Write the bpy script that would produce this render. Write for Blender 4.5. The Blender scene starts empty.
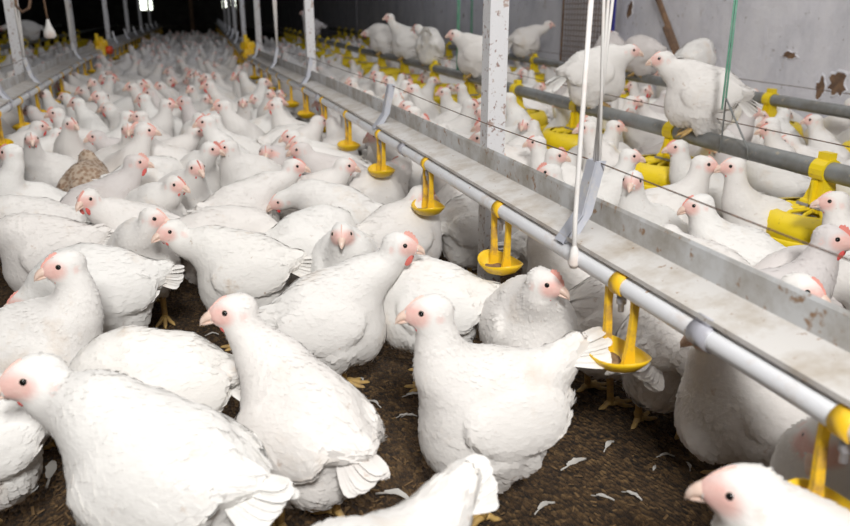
import bpy, math, random
import numpy as np
from mathutils import Vector, Matrix, Euler

# ------------------------------------------------------------------ camera, world, lights, exposure
F_PX = 772.0
PITCH = math.atan(255/772)
YAW = math.atan(260/772*math.cos(PITCH))
CAM_Z = 0.65
scene = bpy.context.scene
col = scene.collection
cam_data = bpy.data.cameras.new('camera')
cam = bpy.data.objects.new('camera', cam_data)
col.objects.link(cam)
cam.location = (0, 0, CAM_Z)
cam.rotation_euler = (math.pi/2-PITCH, 0, -YAW)
cam_data.sensor_width = 36
cam_data.lens = 36*F_PX/850
cam_data.clip_start = 0.02
cam_data.dof.use_dof = True
cam_data.dof.focus_distance = 1.35
cam_data.dof.aperture_fstop = 5.6
scene.camera = cam

world = bpy.data.worlds.new('world'); scene.world = world
world.use_nodes = True
world.node_tree.nodes['Background'].inputs[0].default_value = (0.75, 0.85, 1.0, 1)
world.node_tree.nodes['Background'].inputs[1].default_value = 0.6

def area_light(name, loc, target, size, power, color=(1, 1, 1), size_y=None):
    l = bpy.data.lights.new(name, 'AREA'); l.energy = power; l.color = color
    l.size = size
    if size_y: l.shape = 'RECTANGLE'; l.size_y = size_y
    o = bpy.data.objects.new(name, l); col.objects.link(o)
    o.location = loc
    o.rotation_euler = (Vector(target)-Vector(loc)).to_track_quat('-Z', 'Y').to_euler()
    return o
area_light('photographer_flash', (-0.10, -1.0, 1.75), (0.8, 2.6, 0.3), 0.40, 58, (1, .985, .96))
area_light('ceiling_bounce', (1.1, 2.4, 2.35), (1.25, 2.5, 0), 2.6, 42, (1, .98, .95), 4.4)

def added_fill_light(loc, power):  # no fixture here: fill light added to brighten far wall and left side
    l = bpy.data.lights.new('added_fill_light', 'POINT'); l.energy = power; l.color = (.85, .9, 1.0); l.shadow_soft_size = .06
    o = bpy.data.objects.new('added_fill_light', l); col.objects.link(o); o.location = loc
added_fill_light((1.7, 7.0, 2.2), 16)
added_fill_light((-1.6, 6.5, 2.2), 9)

vs = scene.view_settings
vs.view_transform = 'Standard'; vs.look = 'None'; vs.gamma = 1.0; vs.use_curve_mapping = False
vs.exposure = 0.27

# ------------------------------------------------------------------ pixel helpers
def ray(px, py):
    a = (px-425)/F_PX; b = (263-py)/F_PX
    F = math.cos(PITCH)+b*math.sin(PITCH); U = -math.sin(PITCH)+b*math.cos(PITCH)
    return Vector((a*math.cos(YAW)+F*math.sin(YAW), -a*math.sin(YAW)+F*math.cos(YAW), U))
def onz(px, py, z):
    r = ray(px, py); return Vector((0, 0, CAM_Z))+r*((z-CAM_Z)/r.z)
def onx(px, py, x):
    r = ray(px, py); return Vector((0, 0, CAM_Z))+r*(x/r.x)
def ony(px, py, y):
    r = ray(px, py); return Vector((0, 0, CAM_Z))+r*(y/r.y)
def depth_of(v):
    d = Vector(v)-cam.location
    return d.x*math.sin(YAW)*math.cos(PITCH)+d.y*math.cos(YAW)*math.cos(PITCH)-d.z*math.sin(PITCH)
def project(v):
    d = Vector(v)-cam.location
    r = d.x*math.cos(YAW)-d.y*math.sin(YAW); fh = d.x*math.sin(YAW)+d.y*math.cos(YAW)
    Fz = fh*math.cos(PITCH)-d.z*math.sin(PITCH); U = fh*math.sin(PITCH)+d.z*math.cos(PITCH)
    return 425+F_PX*r/max(Fz, .01), 263-F_PX*U/max(Fz, .01), Fz
def heading(ang, px):
    """image-plane facing (0 right, 90 away, 180 left, 270 to the viewer) -> world yaw in radians"""
    return math.radians(ang)-YAW-math.atan((px-425)/F_PX)
def bend(y):                     # the house lines veer gently to the right far down the house
    return max(0.0, y-6)*0.042

# ------------------------------------------------------------------ object helpers
def new_obj(name, me, mat=None, parent=None, loc=None, rot=None):
    o = bpy.data.objects.new(name, me); col.objects.link(o)
    if mat is not None and me is not None and len(me.materials) == 0: me.materials.append(mat)
    if parent: o.parent = parent
    if loc is not None: o.location = loc
    if rot is not None: o.rotation_euler = rot
    return o
def tag(o, label=None, cat=None, group=None, kind=None):
    if label: o['label'] = label
    if cat: o['category'] = cat
    if group: o['group'] = group
    if kind: o['kind'] = kind
    return o
def thing(name, label, cat, loc=(0, 0, 0), rz=0, group=None, kind=None):
    o = bpy.data.objects.new(name, None); col.objects.link(o)
    o.empty_display_size = .05
    o.location = loc; o.rotation_euler = (0, 0, rz)
    return tag(o, label, cat, group, kind)

class MB:
    def __init__(self): self.v = []; self.f = []; self.m = []
    def add(self, vs, fs, mi=0):
        n = len(self.v); self.v += [tuple(v) for v in vs]; self.f += [tuple(i+n for i in f) for f in fs]
        self.m += [mi]*len(fs)
    def box(self, a, b, mi=0):
        x0, y0, z0 = a; x1, y1, z1 = b
        self.add([(x0,y0,z0),(x1,y0,z0),(x1,y1,z0),(x0,y1,z0),(x0,y0,z1),(x1,y0,z1),(x1,y1,z1),(x0,y1,z1)],
                 [(0,3,2,1),(4,5,6,7),(0,1,5,4),(1,2,6,5),(2,3,7,6),(3,0,4,7)], mi)
    def tube(self, pts, r, n=10, mi=0, cap=True):
        pts = [Vector(p) for p in pts]
        rs = r if isinstance(r, (list, tuple)) else [r]*len(pts)
        rings = []; up = None
        for i, p in enumerate(pts):
            t = (pts[min(i+1, len(pts)-1)]-pts[max(i-1, 0)])
            t = t.normalized() if t.length > 1e-9 else Vector((0, 0, 1))
            if up is None:
                up = Vector((0, 0, 1)) if abs(t.z) < .9 else Vector((1, 0, 0))
            a = t.cross(up).normalized(); up = a.cross(t).normalized()
            rings.append([p+(a*math.cos(2*math.pi*k/n)+up*math.sin(2*math.pi*k/n))*rs[i] for k in range(n)])
        vs = [v for rg in rings for v in rg]; fs = []
        for i in range(len(pts)-1):
            for k in range(n):
                fs.append((i*n+k, i*n+(k+1) % n, (i+1)*n+(k+1) % n, (i+1)*n+k))
        if cap:
            fs.append(tuple(range(n-1, -1, -1))); fs.append(tuple((len(pts)-1)*n+k for k in range(n)))
        self.add(vs, fs, mi)
    def lathe(self, prof, n=20, c=(0, 0, 0), mi=0, sx=1, sy=1):
        vs = []; fs = []
        for r, z in prof:
            for k in range(n):
                a = 2*math.pi*k/n
                vs.append((c[0]+r*sx*math.cos(a), c[1]+r*sy*math.sin(a), c[2]+z))
        for i in range(len(prof)-1):
            for k in range(n):
                fs.append((i*n+k, i*n+(k+1) % n, (i+1)*n+(k+1) % n, (i+1)*n+k))
        self.add(vs, fs, mi)
    def sweep(self, prof, path, mi=0):
        """prof: closed (x,z) outline, path: points (x,y,z) offsets running along y"""
        n = len(prof); vs = []; fs = []
        for p in path:
            vs += [(p[0]+a, p[1], p[2]+b) for a, b in prof]
        for i in range(len(path)-1):
            for k in range(n):
                fs.append((i*n+k, (i+1)*n+k, (i+1)*n+(k+1) % n, i*n+(k+1) % n))
        fs.append(tuple(range(n))); fs.append(tuple((len(path)-1)*n+k for k in range(n-1, -1, -1)))
        self.add(vs, fs, mi)
    def mesh(self, name, mats, smooth=False):
        me = bpy.data.meshes.new(name); me.from_pydata(self.v, [], self.f)
        if not isinstance(mats, (list, tuple)): mats = [mats]
        for m in mats: me.materials.append(m)
        me.polygons.foreach_set('material_index', self.m)
        if smooth: me.polygons.foreach_set('use_smooth', [True]*len(me.polygons))
        me.update(); return me
    def build(self, name, mats, parent=None, smooth=False, loc=None, rot=None):
        return new_obj(name, self.mesh(name, mats, smooth), None, parent, loc, rot)

# ------------------------------------------------------------------ materials
def mat(name, base=(.8, .8, .8), rough=.6, metal=0.0):
    m = bpy.data.materials.new(name); m.use_nodes = True
    b = m.node_tree.nodes['Principled BSDF']
    b.inputs['Base Color'].default_value = (*base, 1); b.inputs['Roughness'].default_value = rough
    b.inputs['Metallic'].default_value = metal
    return m
class NT:
    def __init__(self, m): self.m = m; self.t = m.node_tree; self.b = self.t.nodes['Principled BSDF']
    def n(self, typ, **kw):
        nd = self.t.nodes.new(typ)
        for k, v in kw.items():
            if k.startswith('i_'):
                key = k[2:].replace('_', ' ')
                nd.inputs[key].default_value = v
            else: setattr(nd, k, v)
        return nd
    def l(self, a, b): self.t.links.new(a, b)
    def coord(self, kind='Object'):
        return self.n('ShaderNodeTexCoord').outputs[kind]
    def noise(self, vec, scale, detail=4, rough=.6, out='Fac'):
        nd = self.n('ShaderNodeTexNoise'); nd.inputs['Scale'].default_value = scale
        nd.inputs['Detail'].default_value = detail; nd.inputs['Roughness'].default_value = rough
        self.l(vec, nd.inputs['Vector']); return nd.outputs[out]
    def ramp(self, fac, stops):
        nd = self.n('ShaderNodeValToRGB'); e = nd.color_ramp.elements
        while len(e) < len(stops): e.new(.5)
        for el, (p, c) in zip(e, stops):
            el.position = p; el.color = (*c, 1) if len(c) == 3 else c
        self.l(fac, nd.inputs[0]); return nd.outputs[0]
    def mix(self, fac, a, b, typ='MIX'):
        nd = self.n('ShaderNodeMix', data_type='RGBA', blend_type=typ)
        for s, v in ((nd.inputs[0], fac), (nd.inputs[6], a), (nd.inputs[7], b)):
            if isinstance(v, (int, float)): s.default_value = v
            elif isinstance(v, tuple): s.default_value = (*v, 1)
            else: self.l(v, s)
        return nd.outputs[2]
    def math(self, op, a, b=0.0):
        nd = self.n('ShaderNodeMath', operation=op)
        for s, v in ((nd.inputs[0], a), (nd.inputs[1], b)):
            if isinstance(v, (int, float)): s.default_value = v
            else: self.l(v, s)
        return nd.outputs[0]
    def bump(self, h, strength=.3, dist=.01):
        nd = self.n('ShaderNodeBump'); nd.inputs['Strength'].default_value = strength
        nd.inputs['Distance'].default_value = dist
        self.l(h, nd.inputs['Height']); self.l(nd.outputs[0], self.b.inputs['Normal'])
    def base(self, c): self.l(c, self.b.inputs['Base Color'])
    def stretch(self, vec, s):
        nd = self.n('ShaderNodeMapping'); nd.inputs['Scale'].default_value = s
        self.l(vec, nd.inputs['Vector']); return nd.outputs[0]

def mottled(name, base, dirt, scale, lo, hi, rough=.6, metal=0., fine=None, bump=0.0, coord='Object'):
    m = mat(name, base, rough, metal); t = NT(m); v = t.coord(coord)
    f = t.ramp(t.noise(v, scale, 5, .65), [(lo, (0, 0, 0)), (hi, (1, 1, 1))])
    c = t.mix(f, base, dirt)
    if fine:
        f2 = t.ramp(t.noise(v, fine[0], 3, .6), [(fine[1], (0, 0, 0)), (fine[2], (1, 1, 1))])
        c = t.mix(f2, c, fine[3])
    t.base(c)
    if bump: t.bump(t.noise(v, scale*6, 4), bump, .004)
    return m

M = {}
M['galv'] = mottled('galvanised_sheet', (.62, .63, .64), (.36, .33, .29), 13, .40, .68, .5, .1, (60, .60, .70, (.32, .20, .12)), .1)
M['galv_light'] = mottled('galvanised_pale', (.64, .62, .60), (.42, .36, .29), 18, .44, .74, .5, .1, (90, .66, .72, (.30, .18, .10)), .1)
M['pvc'] = mottled('white_pvc', (.78, .79, .82), (.60, .50, .42), 14, .55, .78, .35, 0, (70, .68, .73, (.40, .24, .13)))
M['clip'] = mottled('grey_plastic', (.42, .42, .47), (.34, .32, .32), 20, .5, .7, .4)
M['hanger'] = mottled('zinc_hanger', (.55, .57, .64), (.70, .68, .66), 30, .5, .65, .4, .2, (60, .66, .72, (.4, .3, .22)))
M['yellow'] = mottled('yellow_plastic', (.90, .58, .015), (.62, .36, .04), 32, .56, .74, .38, 0)
M['yellow_arm'] = mottled('yellow_dirty', (.88, .54, .02), (.42, .24, .07), 30, .50, .70, .45, 0)
M['feedpan'] = mottled('yellow_feeder', (.86, .64, .012), (.52, .36, .05), 40, .58, .72, .42, 0)
M['grime'] = mottled('cup_grime', (.20, .12, .06), (.30, .19, .10), 60, .4, .6, .9)
M['orange'] = mat('orange_cap', (.85, .10, .03), .4)
M['pipe'] = mottled('grey_pipe', (.24, .25, .25), (.17, .16, .14), 12, .45, .7, .45, .2, (40, .62, .7, (.36, .32, .26)))
M['grey'] = mat('pan_grey', (.30, .29, .30), .6)
M['dark'] = mat('dark_rubber', (.03, .03, .03), .6)
M['wire'] = mottled('rusty_wire', (.10, .085, .08), (.22, .12, .07), 60, .4, .6, .6, .4)
M['cord'] = mottled('white_cord', (.82, .80, .78), (.66, .50, .42), 10, .5, .72, .8)
M['cord_green'] = mottled('green_cord', (.18, .52, .36), (.30, .56, .44), 20, .4, .6, .7)
M['blue'] = mat('blue_strap', (.05, .05, .30), .6)
M['post'] = mottled('painted_post', (.74, .74, .76), (.44, .34, .30), 38, .60, .66, .5, 0, (90, .60, .66, (.34, .24, .22)), .1)
M['rust'] = mottled('rusty_iron', (.16, .10, .07), (.28, .17, .10), 20, .4, .6, .8, .2)
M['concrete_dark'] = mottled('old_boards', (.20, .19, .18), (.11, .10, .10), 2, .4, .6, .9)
M['glow'] = mat('daylight_opening', (1, 1, 1))
_b = M['glow'].node_tree.nodes['Principled BSDF']; _b.inputs['Emission Color'].default_value = (.93, 1, .86, 1); _b.inputs['Emission Strength'].default_value = 3.2

def wall_material():
    m = mat('whitewashed_plaster', (.5, .5, .5), .9); t = NT(m); v = t.coord('Object')
    streak = t.noise(t.stretch(v, (1, 1.7, .9)), 2.4, 7, .68)
    c = t.ramp(streak, [(.30, (.58, .58, .63)), (.52, (.76, .75, .80)), (.75, (.86, .85, .88))])
    st = t.ramp(t.noise(t.stretch(v, (1, 2.2, 1)), 3.1, 5, .7), [(.62, (0, 0, 0)), (.72, (1, 1, 1))])
    c = t.mix(st, c, (.50, .45, .41))
    pe = t.ramp(t.noise(v, 5.5, 5, .6), [(.68, (0, 0, 0)), (.70, (1, 1, 1))])
    c = t.mix(pe, c, (.16, .13, .11))
    sp = t.ramp(t.noise(v, 30, 3, .6), [(.68, (0, 0, 0)), (.72, (1, 1, 1))])
    c = t.mix(sp, c, (.34, .31, .29))
    t.base(c); t.bump(t.noise(v, 9, 6, .65), .5, .02)
    return m
M['wall'] = wall_material()

def litter_material():
    m = mat('brown_litter', (.1, .06, .03), .95); t = NT(m); v = t.coord('Object')
    big = t.noise(v, 4, 4, .6); mid = t.noise(v, 55, 5, .7)
    vor = t.n('ShaderNodeTexVoronoi'); vor.inputs['Scale'].default_value = 170; t.l(t.stretch(v, (1, .55, 1)), vor.inputs['Vector'])
    c = t.ramp(mid, [(.30, (.028, .015, .007)), (.5, (.080, .044, .018)), (.66, (.150, .085, .034)), (.8, (.25, .16, .07))])
    sp = t.n('ShaderNodeSeparateColor'); t.l(vor.outputs['Color'], sp.inputs[0])
    c = t.mix(t.ramp(sp.outputs[0], [(.74, (0, 0, 0)), (.9, (.8, .8, .8))]), c, (.20, .12, .05))
    c = t.mix(t.ramp(sp.outputs[1], [(.7, (0, 0, 0)), (.9, (.9, .9, .9))]), c, (.025, .014, .008))
    c = t.mix(t.math('MULTIPLY', big, .5), c, (.045, .026, .012))
    t.base(c)
    h = t.math('ADD', t.math('MULTIPLY', mid, .6), vor.outputs['Distance'])
    t.bump(h, .9, .012)
    return m
M['litter'] = litter_material()
M['chip'] = mottled('straw_chip', (.20, .12, .05), (.08, .045, .02), 9, .4, .6, .9)

def plumage(name, c0, c1, dirt, dirt_amt):
    m = mat(name, c0, .75); t = NT(m); v = t.coord('Object')
    oi = t.n('ShaderNodeObjectInfo')
    off = t.n('ShaderNodeVectorMath', operation='ADD'); t.l(v, off.inputs[0])
    cmb = t.n('ShaderNodeCombineXYZ'); t.l(t.math('MULTIPLY', oi.outputs['Random'], 37.0), cmb.inputs[0]); t.l(cmb.outputs[0], off.inputs[1])
    vec = off.outputs[0]
    c = t.mix(oi.outputs['Random'], c0, c1)
    d = t.ramp(t.noise(vec, 9, 5, .65), [(.57, (0, 0, 0)), (.80, (dirt_amt,)*3)])
    c = t.mix(d, c, dirt)
    d2 = t.ramp(t.noise(vec, 42, 3, .6), [(.68, (0, 0, 0)), (.76, (dirt_amt,)*3)])
    c = t.mix(d2, c, (.40, .25, .15))
    at = t.n('ShaderNodeAttribute', attribute_name='skin')
    sk = t.mix(t.noise(vec, 120, 2, .5), (.80, .38, .33), (.84, .57, .50))
    c = t.mix(at.outputs['Fac'], c, sk)
    t.base(c)
    t.bump(t.math('ADD', t.noise(t.stretch(vec, (.5, 1, 1)), 170, 3, .65), t.noise(vec, 45, 3, .6)), .30, .0025)
    try:
        t.b.inputs['Sheen Weight'].default_value = .15
        t.b.inputs['Sheen Roughness'].default_value = .5
    except KeyError: pass
    return m
M['plume'] = plumage('white_plumage', (.84, .825, .80), (.80, .765, .735), (.60, .43, .26), .45)
M['plume_grey'] = plumage('greyish_plumage', (.70, .655, .635), (.66, .62, .61), (.50, .40, .32), .3)
M['plume_stained'] = plumage('stained_plumage', (.84, .82, .79), (.82, .79, .75), (.52, .34, .17), .95)
M['plume_brown'] = plumage('brown_plumage', (.30, .19, .12), (.28, .18, .12), (.46, .34, .24), 1.0)
def speckle(m):
    t = NT(m); v = t.coord('Object'); vo = t.n('ShaderNodeTexVoronoi'); vo.inputs['Scale'].default_value = 85
    t.l(t.stretch(v, (.7, 1, 1)), vo.inputs['Vector'])
    old = t.b.inputs['Base Color'].links[0].from_socket
    t.base(t.mix(t.ramp(vo.outputs['Distance'], [(.30, (0, 0, 0)), (.62, (1, 1, 1))]), old, (.50, .40, .31)))
speckle(M['plume_brown'])
M['beak'] = mottled('horn_beak', (.76, .55, .45), (.82, .66, .57), 60, .4, .6, .4)
def skin_mat(name, a, b):
    m = mat(name, a, .5); t = NT(m); oi = t.n('ShaderNodeObjectInfo'); t.base(t.mix(oi.outputs['Random'], a, b)); return m
M['comb'] = skin_mat('comb_skin', (.74, .24, .20), (.82, .48, .41))
M['wattle'] = skin_mat('wattle_skin', (.74, .07, .07), (.76, .20, .17))
M['leg'] = mottled('yellow_leg', (.55, .36, .12), (.40, .26, .12), 90, .45, .65, .6)
M['iris'] = mat('eye_iris', (.22, .19, .14), .15)
M['pupil'] = mat('eye_pupil', (.008, .007, .007), .08)
M['feather'] = mat('loose_feather_white', (.50, .48, .45), .8)

# ------------------------------------------------------------------ the house: floor, walls, ceiling
Y0, Y1 = -3.0, 34.0
XL, XR = -6.5, 2.75
def floor_mesh():
    random.seed(3)
    mb = MB()
    # fine uneven litter near the camera, plain sheet beyond
    nx, ny = 110, 120; x0, x1, y0, y1 = -1.6, 1.8, .2, 4.2
    rng = np.random.default_rng(5)
    hgt = np.zeros((ny+1, nx+1))
    for s in (3, 7, 16, 40):
        g = rng.normal(size=(ny//s+3, nx//s+3))
        yy = np.arange(ny+1)/s; xx = np.arange(nx+1)/s
        yi = yy.astype(int); xi = xx.astype(int); fy = (yy-yi)[:, None]; fx = (xx-xi)[None, :]
        fy = fy*fy*(3-2*fy); fx = fx*fx*(3-2*fx)
        gg = (g[yi][:, xi]*(1-fy)*(1-fx)+g[yi+1][:, xi]*fy*(1-fx)+g[yi][:, xi+1]*(1-fy)*fx+g[yi+1][:, xi+1]*fy*fx)
        hgt += gg*.0011*(s**.25)
    hgt = np.clip(hgt, -.006, .005)
    hgt[0] = hgt[-1] = 0; hgt[:, 0] = hgt[:, -1] = 0
    for j in range(ny+1):
        for i in range(nx+1):
            mb.v.append((x0+(x1-x0)*i/nx, y0+(y1-y0)*j/ny, float(hgt[j, i])))
    for j in range(ny):
        for i in range(nx):
            a = j*(nx+1)+i; mb.f.append((a, a+1, a+nx+2, a+nx+1)); mb.m.append(0)
    for a, b in (((XL, Y0), (XR, y0)), ((XL, y1), (XR, Y1)), ((XL, y0), (x0, y1)), ((x1, y0), (XR, y1))):
        mb.add([(a[0], a[1], 0), (b[0], a[1], 0), (b[0], b[1], 0), (a[0], b[1], 0)], [(0, 1, 2, 3)])
    return mb
tag(floor_mesh().build('floor', M['litter'], None, True), 'dark brown litter floor strewn with shavings and feathers', 'floor', kind='structure')
mb = MB(); mb.box((XR, Y0, -.05), (XR+.15, Y1, 2.6))
tag(mb.build('wall_right', M['wall']), 'whitewashed plaster wall with rust streaks and peeled holes', 'wall', kind='structure')
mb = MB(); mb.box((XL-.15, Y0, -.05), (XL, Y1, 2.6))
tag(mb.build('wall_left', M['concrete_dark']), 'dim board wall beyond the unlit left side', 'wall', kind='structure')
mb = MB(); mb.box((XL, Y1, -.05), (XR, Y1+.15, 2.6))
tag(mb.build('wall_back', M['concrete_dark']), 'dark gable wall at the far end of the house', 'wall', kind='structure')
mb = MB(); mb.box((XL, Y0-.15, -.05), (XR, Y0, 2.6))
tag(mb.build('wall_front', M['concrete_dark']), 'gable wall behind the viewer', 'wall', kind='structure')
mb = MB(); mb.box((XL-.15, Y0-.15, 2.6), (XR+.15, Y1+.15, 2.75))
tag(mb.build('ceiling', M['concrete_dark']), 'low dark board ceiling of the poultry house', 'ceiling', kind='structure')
# daylight ventilation openings in the far gable
for k, (px, py, w, h) in enumerate([(146, 5, .36, .30), (225, 4, .16, .22), (234, 3, .17, .22)]):
    p = ony(px, py, Y1-.03)
    w_, h_ = w*1.25, h*1.25
    r = thing('window_%d' % (k+1), ['greenish daylight opening above the left drinker line in far gable',
              'left one of two small bright openings in far gable', 'right one of two small bright openings in far gable'][k], 'window', (p.x, p.y, p.z-h_/2), 0, None, 'structure')
    m_ = MB(); m_.box((-w_/2, 0, 0), (w_/2, .02, h_)); m_.build('pane', M['glow'], r)
    m_ = MB()
    for a in (-w_/2-.05, w_/2): m_.box((a, -.04, -.05), (a+.05, .02, h_+.05))
    for b in (-.05, h_): m_.box((-w_/2, -.04, b), (w_/2, .02, b+.05))
    m_.build('frame', M['rust'], r)
    m_ = MB(); m_.box((-.015, -.03, 0), (.015, -.005, h_)); m_.box((-w_/2, -.03, h_*.5-.015), (w_/2, -.005, h_*.5+.015)); m_.build('glazing_bar', M['rust'], r)

# things against the right wall -------------------------------------------------
a = onx(577, -8, XR-.03); b = onx(607, -8, XR-.03)
def wire_mesh_panel():
    r = thing('wire_mesh_panel', 'square wire mesh panel leaning on plaster wall beside blue strap', 'mesh panel', (XR-.04, a.y, 0))
    ya = onx(563, 30, XR-.04).y; yb = onx(604, 30, XR-.04).y
    ya, yb = min(ya, yb)-a.y, max(ya, yb)-a.y
    m_ = MB(); n = 14
    for i in range(n+1):
        y = ya+(yb-ya)*i/n; m_.tube([(0, y, .25), (0, y, 1.0)], .0025, 5)
    for i in range(22):
        z = .25+.75*i/21; m_.tube([(-.004, ya, z), (-.004, yb, z)], .0025, 5)
    m_.build('mesh', M['rust'], r)
    m_ = MB()
    for y in (ya, yb):
        m_ = MB(); m_.tube([(-.008, y, 0.0), (-.008, y, 1.02)], .006, 6); m_.build('rim_rod', M['rust'], r)
wire_mesh_panel()
p0 = onx(609, 62, XR-.10); p1 = onx(612, -10, XR-.10)
mb = MB()
for dy in (-.018, .018):
    mb.box((XR-.11, p0.y+dy-.013, .02), (XR-.095, p0.y+dy+.013, 2.6))
tag(mb.build('blue_strap', M['blue']), 'dark blue double strap hanging down the plaster wall behind white cords', 'strap')
p0 = onx(676, 48, XR-.07); p1 = onx(656, -6, XR-.07)
r = thing('iron_bar', 'rusty brown flat bar leaning against the plaster wall', 'bar', (p0.x, p0.y, 0))
d = (p1-p0); q0 = p0-d*(p0.z/d.z if abs(d.z) > .01 else 0); 
mb = MB(); mb.tube([(0, (q0-p0).y, .01), (0.0, (p1-p0).y*1.6, p0.z+d.z*1.6)], .017, 6); mb.build('bar', M['rust'], r)
mb = MB(); mb.tube([(-.014, (q0-p0).y, .02), (-.014, d.y*.38, p0.z+d.z*.38)], .022, 6); mb.build('sleeve', M['rust'], r)
# peeled holes in the plaster
def hole(px, py, w, h, seed, label):
    rg = random.Random(seed); p = onx(px, py, XR)
    n = 18; prof = []
    for k in range(n):
        an = 2*math.pi*k/n; rr = 1+rg.uniform(-.3, .3)
        prof.append((math.cos(an)*w*rr, math.sin(an)*h*rr))
    m_ = MB()
    vs = [(-.003, a_, b_) for a_, b_ in prof]+[(-.005, a_*1.1, b_*1.1) for a_, b_ in prof]+[(0.0, a_*1.3, b_*1.3) for a_, b_ in prof]
    fs = [tuple(range(n))]; fs2 = []
    for k in range(n):
        fs2.append((k, n+k, n+(k+1) % n, (k+1) % n)); fs2.append((n+k, 2*n+k, 2*n+(k+1) % n, n+(k+1) % n))
    m_.add(vs, fs, 0); m_.add(vs, fs2, 1)
    o = m_.build('plaster_hole', [M['rust'], M['wall']], bpy.data.objects['wall_right'], loc=(p.x, p.y, p.z))
    o['label'] = label
hole(838, 84, .045, .05, 1, 'large peeled hole showing dark rubble')
hole(821, 88, .022, .045, 2, 'narrow peeled hole')
hole(790, 55, .04, .016, 3, 'brown peeled patch')
hole(630, 10, .03, .05, 4, 'brown stained patch')

# ------------------------------------------------------------------ posts
def post(x, y, label, w=.02, mm='post', lean=0.0, group='steel posts'):
    m_ = MB(); hgt = 2.6
    x += bend(y)
    m_.box((-w, -w, 0), (w, w, hgt))
    for f in range(len(m_.v)):
        v = m_.v[f]; m_.v[f] = (v[0]+lean*v[2], v[1], v[2])
    r = thing('support_post', label, 'post', (x, y, 0), 0, group)
    m_.build('shaft', M[mm], r)
    m2 = MB(); m2.box((-w*2.2, -w*2.2, 0), (w*2.2, w*2.2, .012)); m2.build('base_plate', M[mm], r)
P1 = onx(492, 156, .635); post(P1.x, P1.y, 'white post with rust flecks nearest behind the trough')
P2 = onx(311, 62, .635); post(P2.x, P2.y, 'white post behind the trough, second from the viewer')
step = P2.y-P1.y
for k in range(2, 7):
    post(.635, P1.y+step*k, ['dim post third along the right drinker line', 'dim post fourth along the right drinker line', 'dim post fifth along the right drinker line', 'dim post sixth along the right drinker line', 'faint post farthest along the right drinker line'][k-2], .02, 'post')
PL = onx(21, 78, -.67); post(PL.x, PL.y, 'whitish post nearest behind the left drinker line')
for k in range(1, 6):
    post(-.67, PL.y+step*k, ['second post along the left drinker line', 'third post along the left drinker line', 'fourth post along the left drinker line', 'fifth post along the left drinker line', 'farthest post along the left drinker line'][k-1], .02, 'post')
for k, (px, pz) in enumerate([(168, 11), (205, 13)]):
    p = onz(px, 30+k*2, 0.0)
    post(p.x, min(p.y, 20)-0 if p.y < 20 else 18, ['brown post in the far dark aisle, left one', 'brown post in the far dark aisle, right one'][k], .04, 'rust')

# ------------------------------------------------------------------ drinker lines
def zline(y, s):                  # slight bow of the hung line
    if s > 0: return .318+.016*math.exp(-((y-2.6)/1.6)**2)
    return .328-.012*max(0, y-3)**.8*.35
def make_cup_meshes():
    # local: origin at pipe centre, y along pipe, cup hangs to -0.112
    arm = {}
    for s in (-1, 1):
        m_ = MB()
        m_.add([], [])
        pts = [(0, s*.026, -.006), (0, s*.027, -.03), (0, s*.024, -.075), (0, s*.023, -.103)]
        w = [.0055, .0045, .0055, .0095]; t = .003
        vs = []
        for (x, y, z), ww in zip(pts, w):
            vs += [(x-ww, y-t, z), (x+ww, y-t, z), (x+ww, y+t, z), (x-ww, y+t, z)]
        fs = []
        for i in range(len(pts)-1):
            for k in range(4): fs.append((i*4+k, i*4+(k+1) % 4, (i+1)*4+(k+1) % 4, (i+1)*4+k))
        fs += [(3, 2, 1, 0), (12, 13, 14, 15)]
        m_.add(vs, fs); arm[s] = m_.mesh('cup_arm', M['yellow_arm'])
    m_ = MB()                                                   # saddle clip over the pipe
    n = 14; ro, ri = .0150, .0128
    for sgn in (1,):
        vs = []; fs = []
        for k in range(n):
            an = -math.pi*.28+(math.pi*1.56)*k/(n-1)
            for yy in (-.011, .011):
                for rr in (ri, ro): vs.append((rr*math.cos(an), yy, rr*math.sin(an)))
        for k in range(n-1):
            b_ = k*4; c_ = b_+4
            fs += [(b_+1, c_+1, c_+3, b_+3), (b_, b_+2, c_+2, c_), (b_, c_, c_+1, b_+1), (b_+2, b_+3, c_+3, c_+2)]
        m_.add(vs, fs)
    clip_me = m_.mesh('saddle_clip', M['yellow_arm'], True)
    m_ = MB()                                                   # the dish, oval with a raised lip
    prof = [(.0, -.113), (.018, -.113), (.031, -.109), (.041, -.100), (.0445, -.0945), (.0425, -.0938), (.039, -.099), (.028, -.1045), (.0, -.1060)]
    m_.lathe(prof, 28, sx=.82, sy=1.16)
    m_.v = [(x, y, z+.006*(abs(y)/.042)**2) for x, y, z in m_.v]
    dish = m_.mesh('dish', M['yellow'], True)
    m_ = MB(); m_.lathe([(0, -.1035), (.014, -.1028), (.024, -.1022), (.027, -.1050)], 18, (-.006, .012, 0), sx=.6, sy=.8)
    res = m_.mesh('residue', M['grime'], True)
    m_ = MB(); m_.lathe([(0, -.036), (.004, -.036), (.004, -.026), (.0065, -.025), (.0065, -.014), (0, -.012)], 10)
    nip = m_.mesh('nipple', M['clip'], True)
    return arm, clip_me, dish, res, nip
CUP = make_cup_meshes()
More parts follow.
